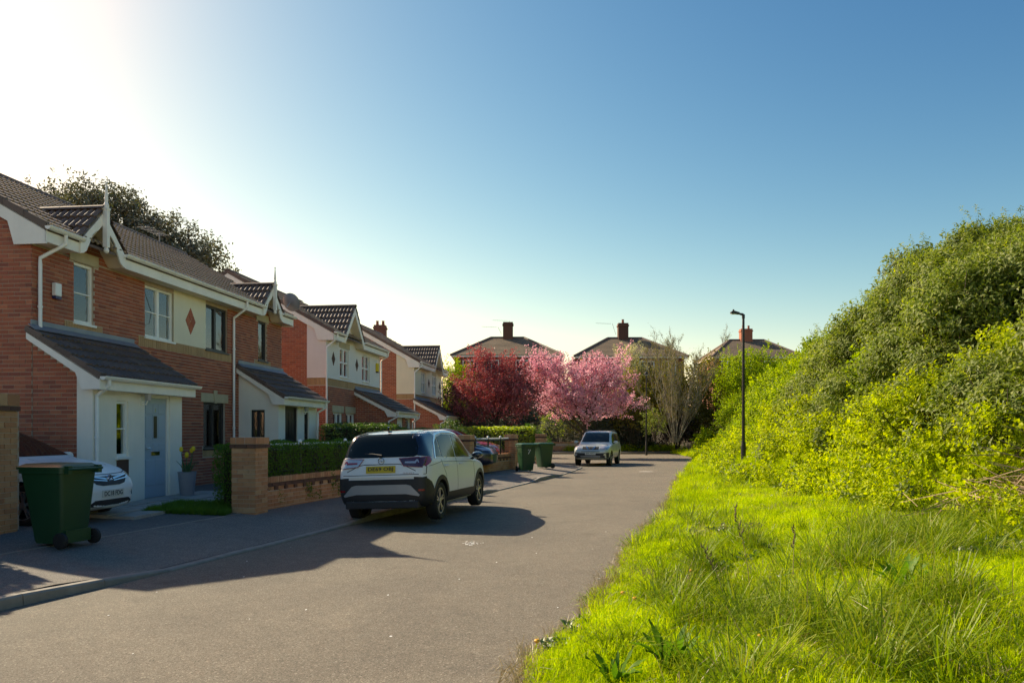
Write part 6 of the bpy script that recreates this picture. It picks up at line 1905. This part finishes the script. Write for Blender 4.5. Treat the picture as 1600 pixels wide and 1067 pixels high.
def spray(n, stem, ln, wd, mat, seed, droop=.3, spread=.9, stem_r=.004, curved=False):
    rr = np.random.default_rng(seed)
    V = []; F = []
    for i in range(n):
        t = (i + .5) / n; a = i * 2.4 + rr.uniform(-.4, .4); b = np.array([.02 * rr.normal(), .02 * rr.normal(), stem * (t - .35)])
        out = np.array([math.cos(a), math.sin(a), 0]) * spread * (1.1 - .45 * t) + np.array([0, 0, .45 + .5 * t - droop * rr.random()]); out = out / np.linalg.norm(out)
        s = np.cross(out, [0, 0, 1.]); s = s / max(np.linalg.norm(s), 1e-6); u = np.cross(s, out); L = ln * rr.uniform(.6, 1.2) * (1.05 - .3 * t); W = wd * rr.uniform(.75, 1.2)
        k = len(V)
        m1 = b + out * L * .42; tip = b + out * L + np.array([0, 0, -droop * L * .8])
        V += [b, m1 + s * W / 2 + u * W * .18, m1 - s * W / 2 + u * W * .18, m1 - u * .0, tip]
        F += [(k, k + 1, k + 3), (k, k + 3, k + 2), (k + 3, k + 1, k + 4), (k + 2, k + 3, k + 4)]
    return link_mesh('spray', np_mesh('spray', np.array(V), np.array(F), mat))

def euler_from(nrm, tilt=.5):
    """rotations that turn +z to about nrm"""
    nrm = unit(nrm + rng.normal(0, tilt, nrm.shape))
    th = np.arccos(np.clip(nrm[:, 2], -1, 1)); ph = np.arctan2(nrm[:, 1], nrm[:, 0])
    # spin about own z first is folded into a random pre-rotation by choosing euler (x, y, z) = R_z(ph) R_y(th) R_z(spin): use matrix to euler
    sp = rng.uniform(0, 6.283, len(nrm))
    c1, s1, c2, s2, c3, s3 = np.cos(ph), np.sin(ph), np.cos(th), np.sin(th), np.cos(sp), np.sin(sp)
    r00 = c1 * c2 * c3 - s1 * s3; r10 = s1 * c2 * c3 + c1 * s3; r20 = -s2 * c3
    r21 = s2 * s3; r22 = c2
    y = np.arcsin(np.clip(-r20, -1, 1)); x = np.arctan2(r21, r22); z = np.arctan2(r10, r00)
    return np.stack([x, y, z], -1)

c_lawn = proto_coll('lawn_tufts', [grass_tuft(24, .105, .0055, .9, L_grass, .06, i) for i in range(5)])
c_mead = proto_coll('meadow_tufts', [grass_tuft(30, .20, .006, .9, L_grass, .07, 20 + i) for i in range(3)] + [grass_tuft(26, .21, .007, 1.0, L_long, .06, 30 + i) for i in range(2)])
c_long = proto_coll('long_tufts', [grass_tuft(46, .36, .0085, 1.25, L_long, .08, 40 + i) for i in range(4)] + [grass_tuft(9, .34, .006, 1.3, L_dry, .08, 50)])
c_turf = proto_coll('turf_tufts', [grass_tuft(40, .32, .012, .8, L_hedge, .12, 55 + i) for i in range(2)])
c_dry = proto_coll('dry_tufts', [grass_tuft(16, .14, .005, 1.4, L_dry, .07, 60 + i) for i in range(3)])
c_bram = proto_coll('bramble_sprays', [spray(11, .26, .085, .052, L_bramble, 70 + i, .25) for i in range(5)])
c_budd = proto_coll('buddleia_sprays', [spray(13, .32, .20, .040, L_budd, 80 + i, .55, 1.0) for i in range(5)])
c_haw = proto_coll('hawthorn_sprays', [spray(16, .34, .085, .06, L_bright, 90 + i, .3) for i in range(4)])

def field_noise(x, d, s=1.0):
    return (np.sin(x * 1.9 * s + 1.2 * np.sin(d * 1.1 * s)) + np.sin(d * 2.3 * s + 1.7 * np.sin(x * .8 * s + 2)) + .7 * np.sin(x * 4.7 * s - d * 3.9 * s)) / 2.7

def verge_pts(dens_near, d0, d1, extra=.9):
    n = int((d1 - d0) * 7 * dens_near)
    d = d0 + (d1 - d0) * rng.random(n); u = rng.random(n) * 7.0 - .12
    x = Rx(d) + u
    rs = np.interp(d, [0, 9, 16, 24, 40], [5.2, 4.6, 3.0, 1.7, 1.4])
    edge = .16 * field_noise(x * 1.1, d * 1.3) + .05 * field_noise(x * 4, d * 4)
    ok = (u * .96 < rs + extra) & (u > edge - .02) & (x < .78 * d + 2.2)
    x, d, u = x[ok], d[ok], u[ok]
    return x, d, u
def put(name, coll, x, d, sc, tilt=.22, lift=0, label=None):
    z = zr(x, d) + lift
    return scatter(name, np.stack([x, d, z], -1), euler_from(np.tile([0, 0, 1.], (len(x), 1)), tilt), sc, coll, label=label)
for nm, dn, d0, d1, s in (('grass', 330, 2.6, 9.5, 1.0), ('grass', 190, 9.5, 18, 1.25), ('grass', 75, 18, 34, 1.7), ('grass', 28, 34, 56, 2.2)):
    x, d, u = verge_pts(dn, d0, d1)
    f = field_noise(x, d)
    put(nm, c_lawn, x, d, s * (.95 + .4 * f) * rng.uniform(.7, 1.3, len(x)) * np.where(u < .12, .75, 1), label='short sunlit grass on the verge')
    x, d, u = verge_pts(dn * .33, d0, d1)
    f = field_noise(x + 3, d + 5, .8); k = f > .16; x, d, f = x[k], d[k], f[k]
    put(nm, c_mead, x, d, s * (.5 + .5 * f) * rng.uniform(.7, 1.25, len(x)), .3, label='longer lush grass clumps on the verge')
x, d, u = verge_pts(26, 2.6, 22); k = field_noise(x * .9 + 9, d * .9) > .25; x, d = x[k], d[k]
put('dry_grass', c_dry, x, d, rng.uniform(.7, 1.3, len(x)), .5, label='pale dry grass patches in the verge')
# hummocks: tight clumps of taller grass that shade the turf beside them
HX, HD, HS = [], [], []
for q in range(95):
    hd_ = 3.2 + 15 * random.random() ** 1.3; hr = random.uniform(.0, 4.2)
    hx = float(Rx(hd_)) + hr; n = random.randint(7, 16); sg = random.uniform(.05, .16)
    if hx > .75 * hd_ + 1: continue
    HX.append(hx + rng.normal(0, sg, n)); HD.append(hd_ + rng.normal(0, sg, n)); HS.append(np.full(n, random.uniform(.6, 1.15)))
HX, HD, HS = map(np.concatenate, (HX, HD, HS)); k = HX > Rx(HD) - .05
put('grass_hummocks', c_mead, HX[k], HD[k], HS[k] * rng.uniform(.75, 1.2, k.sum()), .35, label='clumped tussocks of taller grass')
# low leafy weeds in patches, and dead straw along the road edge
c_weed = proto_coll('weed_rosettes', [spray(9, .05, .075, .04, L_green, 120 + i, .2, 1.4) for i in range(3)])
x, d, u = verge_pts(60, 2.8, 20); k = field_noise(x * 1.3 + 4, d * 1.3 + 2) > .38; x, d = x[k], d[k]
put('leafy_weeds', c_weed, x, d, rng.uniform(.6, 1.5, len(x)), .3, .05, label='low leafy weeds among the grass')
n = 900; d = 2.8 + 24 * rng.random(n) ** 1.4; x = Rx(d) + .16 * field_noise(Rx(d) * 1.1, d * 1.3) + rng.normal(.0, .09, n)
put('edge_straw', c_dry, x, d, rng.uniform(.4, .9, n), .7, label='dead straw along the ragged edge of the road')
# big arching tufts
T = [(1.85, 5.75, 34, .34), (2.25, 5.1, 26, .28), (2.95, 5.35, 26, .32), (1.2, 4.25, 12, .2), (3.3, 7.3, 24, .32), (3.75, 8.0, 26, .36), (4.6, 8.3, 34, .42), (2.2, 8.6, 9, .2), (2.75, 9.4, 12, .25), (4.9, 9.6, 24, .4), (1.55, 7.0, 8, .2), (5.2, 9.1, 22, .4), (1.75, 11.2, 10, .3), (2.15, 4.3, 18, .25), (2.0, 13.0, 9, .2), (3.1, 12.2, 10, .3)]
X, D = [], []
for (a, b, n, s) in T:
    X.append(a + rng.normal(0, s, n)); D.append(b + rng.normal(0, s, n))
X, D = np.concatenate(X), np.concatenate(D); k = X > Rx(D) + .1; X, D = X[k], D[k]
put('long_grass', c_long, X, D, rng.uniform(.6, 1.15, len(X)), .3, label='tall arching grass tufts')

# ---- the overgrown bank: leafy sprays on many mounds
def hcan(b, d): return (.35 + .40 * sstep(0, .8, b) + 1.42 * sstep(np.interp(d, [12, 16], [1.25, 1.75]), np.interp(d, [12, 16], [2.5, 3.1]), b)) * (1 - .5 * sstep(33, 42, d))
B = []
d = 6.0
while d < 56:
    rad0 = np.interp(d, [6, 15, 30, 56], [.55, .72, .9, 1.15])
    rs = float(np.interp(d, [0, 9, 16, 24, 40], [5.2, 4.6, 3.0, 1.7, 1.4]))
    b = -.25
    while b < 8.5:
        dd_ = d + random.uniform(-.6, .6) * rad0 * 1.5; bb = b + random.uniform(-.45, .45) * rad0
        x = float(Rx(dd_)) + (rs + bb) / .96
        rr_ = rad0 * random.uniform(.6, 1.45) * (1 if bb > 1.0 else .6)
        n1 = float(field_noise(np.array(x * .6), np.array(dd_ * .6)))
        top = float(zr(x, dd_)) + float(hcan(bb, dd_)) * (1 + .30 * n1) * (1 - .42 * math.exp(-((dd_ - 27.5) / 4.5) ** 2)) + random.uniform(-.65, .40) * min(1, max(bb * .6, 0)) + .9 * math.exp(-((x - 10.3) / 1.6) ** 2 - ((dd_ - 20.5) / 2.2) ** 2)
        if random.random() > .10 * min(1, max(bb, 0)):
            B.append((x, dd_, top - rr_ * .75, rr_, bb, n1))
            if bb > 1.6: B.append((x - .25, dd_ - .1, top - rr_ * 2.2, rr_ * .95, bb, n1))
        b += rad0 * 1.12
    d += rad0 * 1.22
SP = {'bram': [], 'budd': [], 'haw': []}
for (x, d, z, r, b, n1) in B:
    if d > 28.5 + 3 * n1: zone = 'haw' if (b > 1.3 or random.random() < .3) else 'bram'
    elif b + .35 * n1 < (1.0 if d < 12 else 1.95): zone = 'bram' if random.random() < .9 else 'budd'
    else: zone = 'budd' if random.random() < .92 else ('haw' if n1 > 0 else 'budd')
    den = np.interp(d, [6, 12, 25, 56], [72, 56, 30, 16])
    m = int(2 * math.pi * r * r * den)
    u = unit(rng.normal(0, 1, (m, 3))); u[:, 2] = np.where(u[:, 2] < -.35, -u[:, 2], u[:, 2])
    p = np.array([x, d, z]) + u * np.array([r, r, r * .95]) * (1 - .4 * rng.random((m, 1)) ** 2 + .14 * (rng.random((m, 1)) < .12))
    mix = rng.random(m) < .07
    SP[zone].append((p[~mix], u[~mix])); SP['bram' if zone != 'bram' else 'budd'].append((p[mix], u[mix]))
for zone, coll, base_s, lb in (('bram', c_bram, 1.0, 'yellow-green brambles covering the foot of the bank'), ('budd', c_budd, 1.0, 'grey-green buddleia thicket on the bank'), ('haw', c_haw, 1.1, 'bright green hawthorn scrub further along the bank')):
    p = np.concatenate([q[0] for q in SP[zone]]); u = np.concatenate([q[1] for q in SP[zone]])
    g = zr(p[:, 0], p[:, 1]); k = (p[:, 2] > g - .05) & ~((np.abs(p[:, 0] - p[:, 1] * .302) < .55) & (p[:, 1] > 20) & (p[:, 1] < 26.3) & (p[:, 0] - Rx(p[:, 1]) < 3)); p, u = p[k], u[k]
    s = base_s * np.interp(p[:, 1], [6, 15, 30, 56], [1.0, 1.28, 1.6, 2.1]) * rng.uniform(.75, 1.25, len(p))
    scatter({'bram': 'bramble_thicket', 'budd': 'buddleia_thicket', 'haw': 'hawthorn_scrub'}[zone], p, euler_from(u + np.array([0, 0, .35]), .45), s, coll, label=lb)
# upright shoots that break the skyline
P, U2 = [], []
for (x, d, z, r, b, n1) in B:
    if b > 1.8 and d < 34:
        for q in range(3):
            a = random.uniform(0, 6.28); dirv = np.array([math.cos(a) * .5, math.sin(a) * .5, 1.0]); st = np.array([x, d, z + r * .75]); L = random.uniform(.25, .75)
            for t in np.linspace(0, 1, 4): P.append(st + dirv * L * t + rng.normal(0, .03, 3)); U2.append(dirv)
scatter('buddleia_shoots', np.array(P), euler_from(np.array(U2), .25), rng.uniform(.5, .9, len(P)), c_budd, label='long leafy buddleia shoots along the top of the bank')
# woody stems inside the bank growth and dry canes at the right edge
lines = []
for (x, d, z, r, b, n1) in B:
    if d < 30:
        for q in range(3):
            g = float(zr(x, d)); a = random.uniform(0, 6.28)
            lines.append(((x + random.uniform(-.3, .3), d + random.uniform(-.3, .3), g - .1), (x + math.cos(a) * r * 1.05, d + math.sin(a) * r * 1.05, z + r * random.uniform(.3, 1.0))))
V, F = twig_mesh(lines, .014, .005); o = link_mesh('bank_stems', np_mesh('bank_stems', V, F, M['wood'])); o['kind'] = 'stuff'; o['label'] = 'woody stems inside the bank growth'
lines = []
for q in range(170):
    x = 6.25 + random.gauss(0, .42); d = 9.5 + random.gauss(0, .38); g = float(zr(x, d)); a = random.uniform(0, 6.28); L = random.uniform(.3, .8)
    lines.append(((x, d, g + random.uniform(.05, .5)), (x + math.cos(a) * L, d + math.sin(a) * L, g + random.uniform(.0, .6))))
V, F = twig_mesh(lines, .008, .004); o = link_mesh('dry_canes', np_mesh('dry_canes', V, F, simple('dry_cane', (.34, .25, .15), .9, .2, 20))); o['kind'] = 'stuff'; o['label'] = 'bare dry bramble canes at the right edge'

# ---- dock plants, dandelions, tall seed stems
def dock(x, d, n, h, label, seed):
    rr = random.Random(seed); e = thing('dock_plant', label, 'plant', (x, d, float(zr(x, d))), 0, 'broad-leaved dock plants')
    for i in range(n):
        a = 6.283 * i / n + rr.uniform(-.3, .3); t = Vector((math.cos(a), math.sin(a), 0)); s = Vector((-t.y, t.x, 0)); L = h * rr.uniform(.75, 1.15); tilt = rr.uniform(.25, .95); W = L * .085
        pts = []; k = 6
        for q in range(k + 1):
            f = q / k; ang = R(80) - f * tilt * 1.3
            pts.append(((pts[-1][0] + (t * math.cos(ang) + Z_ * math.sin(ang)) * L / k) if q else t * .02, W * math.sin(math.pi * (.08 + .9 * f)) ** .8))
        v = []; f_ = []
        for q, (p, w) in enumerate(pts):
            wv = .012 * math.sin(q * 2.1 + i); v += [p - s * w + Z_ * (w * .3 + wv), p, p + s * w + Z_ * (w * .3 - wv)]
        for q in range(k):
            for m in (0, 1): f_.append((q * 3 + m, q * 3 + m + 1, q * 3 + m + 4, q * 3 + m + 3))
        me = bpy.data.meshes.new('leaf'); me.from_pydata([tuple(p) for p in v], [], f_); me.materials.append(L_dock)
        for p in me.polygons: p.use_smooth = True
        link_mesh('leaf', me, e)
dock(.98, 4.72, 22, .34, 'upright dark green dock plant at the bottom edge of the grass', 1)
dock(.62, 4.62, 16, .24, 'smaller dock plant close to the road at the bottom edge', 2)
dock(3.15, 6.15, 18, .36, 'large sprawling dock plant right of the tall grass tuft', 3)
def dandelion(x, d, label):
    z = float(zr(x, d)); e = thing('dandelion', label, 'flower', (x, d, z), 0, 'dandelions in the verge')
    MB().tube([(0, 0, 0), (.008, 0, .12)], .004, 5).build('stem', L_grass, e)
    MB().lathe([(.004, .115), (.019, .126), (.022, .136), (.012, .145), (0, .142)], (.008, 0, 0), k=10).build('flower_head', simple('dandelion_yellow', (.75, .36, .01), .6) if 'dandelion_yellow' not in bpy.data.materials else bpy.data.materials['dandelion_yellow'], e, smooth=True)
dandelion(.17, 5.42, 'orange dandelion nearest the road edge at the bottom')
dandelion(1.0, 6.95, 'dandelion in the grass between the road and dark clump')
dandelion(1.08, 6.75, 'dandelion just below another near the road edge')
dandelion(1.85, 7.9, 'dandelion beside the pale dry grass patch')
dandelion(1.62, 5.0, 'low dandelion among the long blades at the bottom')
def seed_stem(x, d, h, lean, label):
    z = float(zr(x, d)); e = thing('seed_stem', label, 'plant', (x, d, z), 0, 'tall seeding grass stems')
    p = [Vector((lean * h * t * t, .05 * t, h * t)) for t in np.linspace(0, 1, 7)]
    MB().tube(p, [.004, .004, .0035, .003, .003, .002, .002], 5).build('stem', L_dry, e)
    mb = MB(); rr = random.Random(int(x * 100))
    for q in range(9):
        b = p[4].lerp(p[6], q / 9); s = .02; a = rr.uniform(0, 6.28)
        c = b + Vector((math.cos(a) * .02, math.sin(a) * .02, .01))
        mb.tube([b, c, c + Vector((math.cos(a) * .008, math.sin(a) * .008, .035))], [.002, .008, .002], 5)
    mb.build('seed_head', simple('seed_head', (.13, .10, .05), .9) if 'seed_head' not in bpy.data.materials else bpy.data.materials['seed_head'], e)
seed_stem(2.05, 6.55, .85, -.16, 'tallest seeding grass stem above the big tuft')
seed_stem(1.75, 6.2, .62, -.30, 'shorter bent seeding stem left of the big tuft')
seed_stem(2.55, 6.9, .60, .06, 'seeding stem with a forked dark head right of the big tuft')
# small lawn by the path and weeds along the kerb
n = 900; x = rng.uniform(-6.35, -4.95, n); d = rng.uniform(13.1, 14.6, n); k = (d < 14.9 - .0 * x); z = zl(x, d) + .005
scatter('lawn_grass', np.stack([x, d, z], -1), euler_from(np.tile([0, 0, 1.], (n, 1)), .3), rng.uniform(.2, .35, n), c_turf, label='small patch of lawn beside the path and the brick pier')
n = 240; d = rng.uniform(30, 43, n); x = Rx(d) + rng.uniform(-.1, .35, n)
put('edge_weeds', c_bram, x, d, rng.uniform(.5, 1.1, n), .5, label='weeds at the bend of the verge')
n = 60; d = rng.normal(21.5, 1.2, n); x = Rx(d) + rng.uniform(-.12, .3, n)
put('edge_weeds', c_bram, x, d, rng.uniform(.5, 1.2, n), .5, label='leafy weeds leaning over the road edge')
# grass and scrub at the far verge
n = 500; x = rng.uniform(4, 13, n); d = rng.uniform(58.6, 60.5, n)
scatter('far_verge', np.stack([x, d, np.full(n, .12)], -1), euler_from(np.tile([0, 0, 1.], (n, 1)), .4), rng.uniform(1.5, 3, n), c_mead, label='rough grass along the far pavement')

# tall unseen hedge added beyond the left edge, shaped to shade the near pavement
hedge('unseen tall hedge added beyond the left edge to shade the near pavement', [((-8.9, 10.55), (-9.3, 3.0), 0.5, .1, 3.5)], 700, (.12, .07), L_hedge, M['soil'])
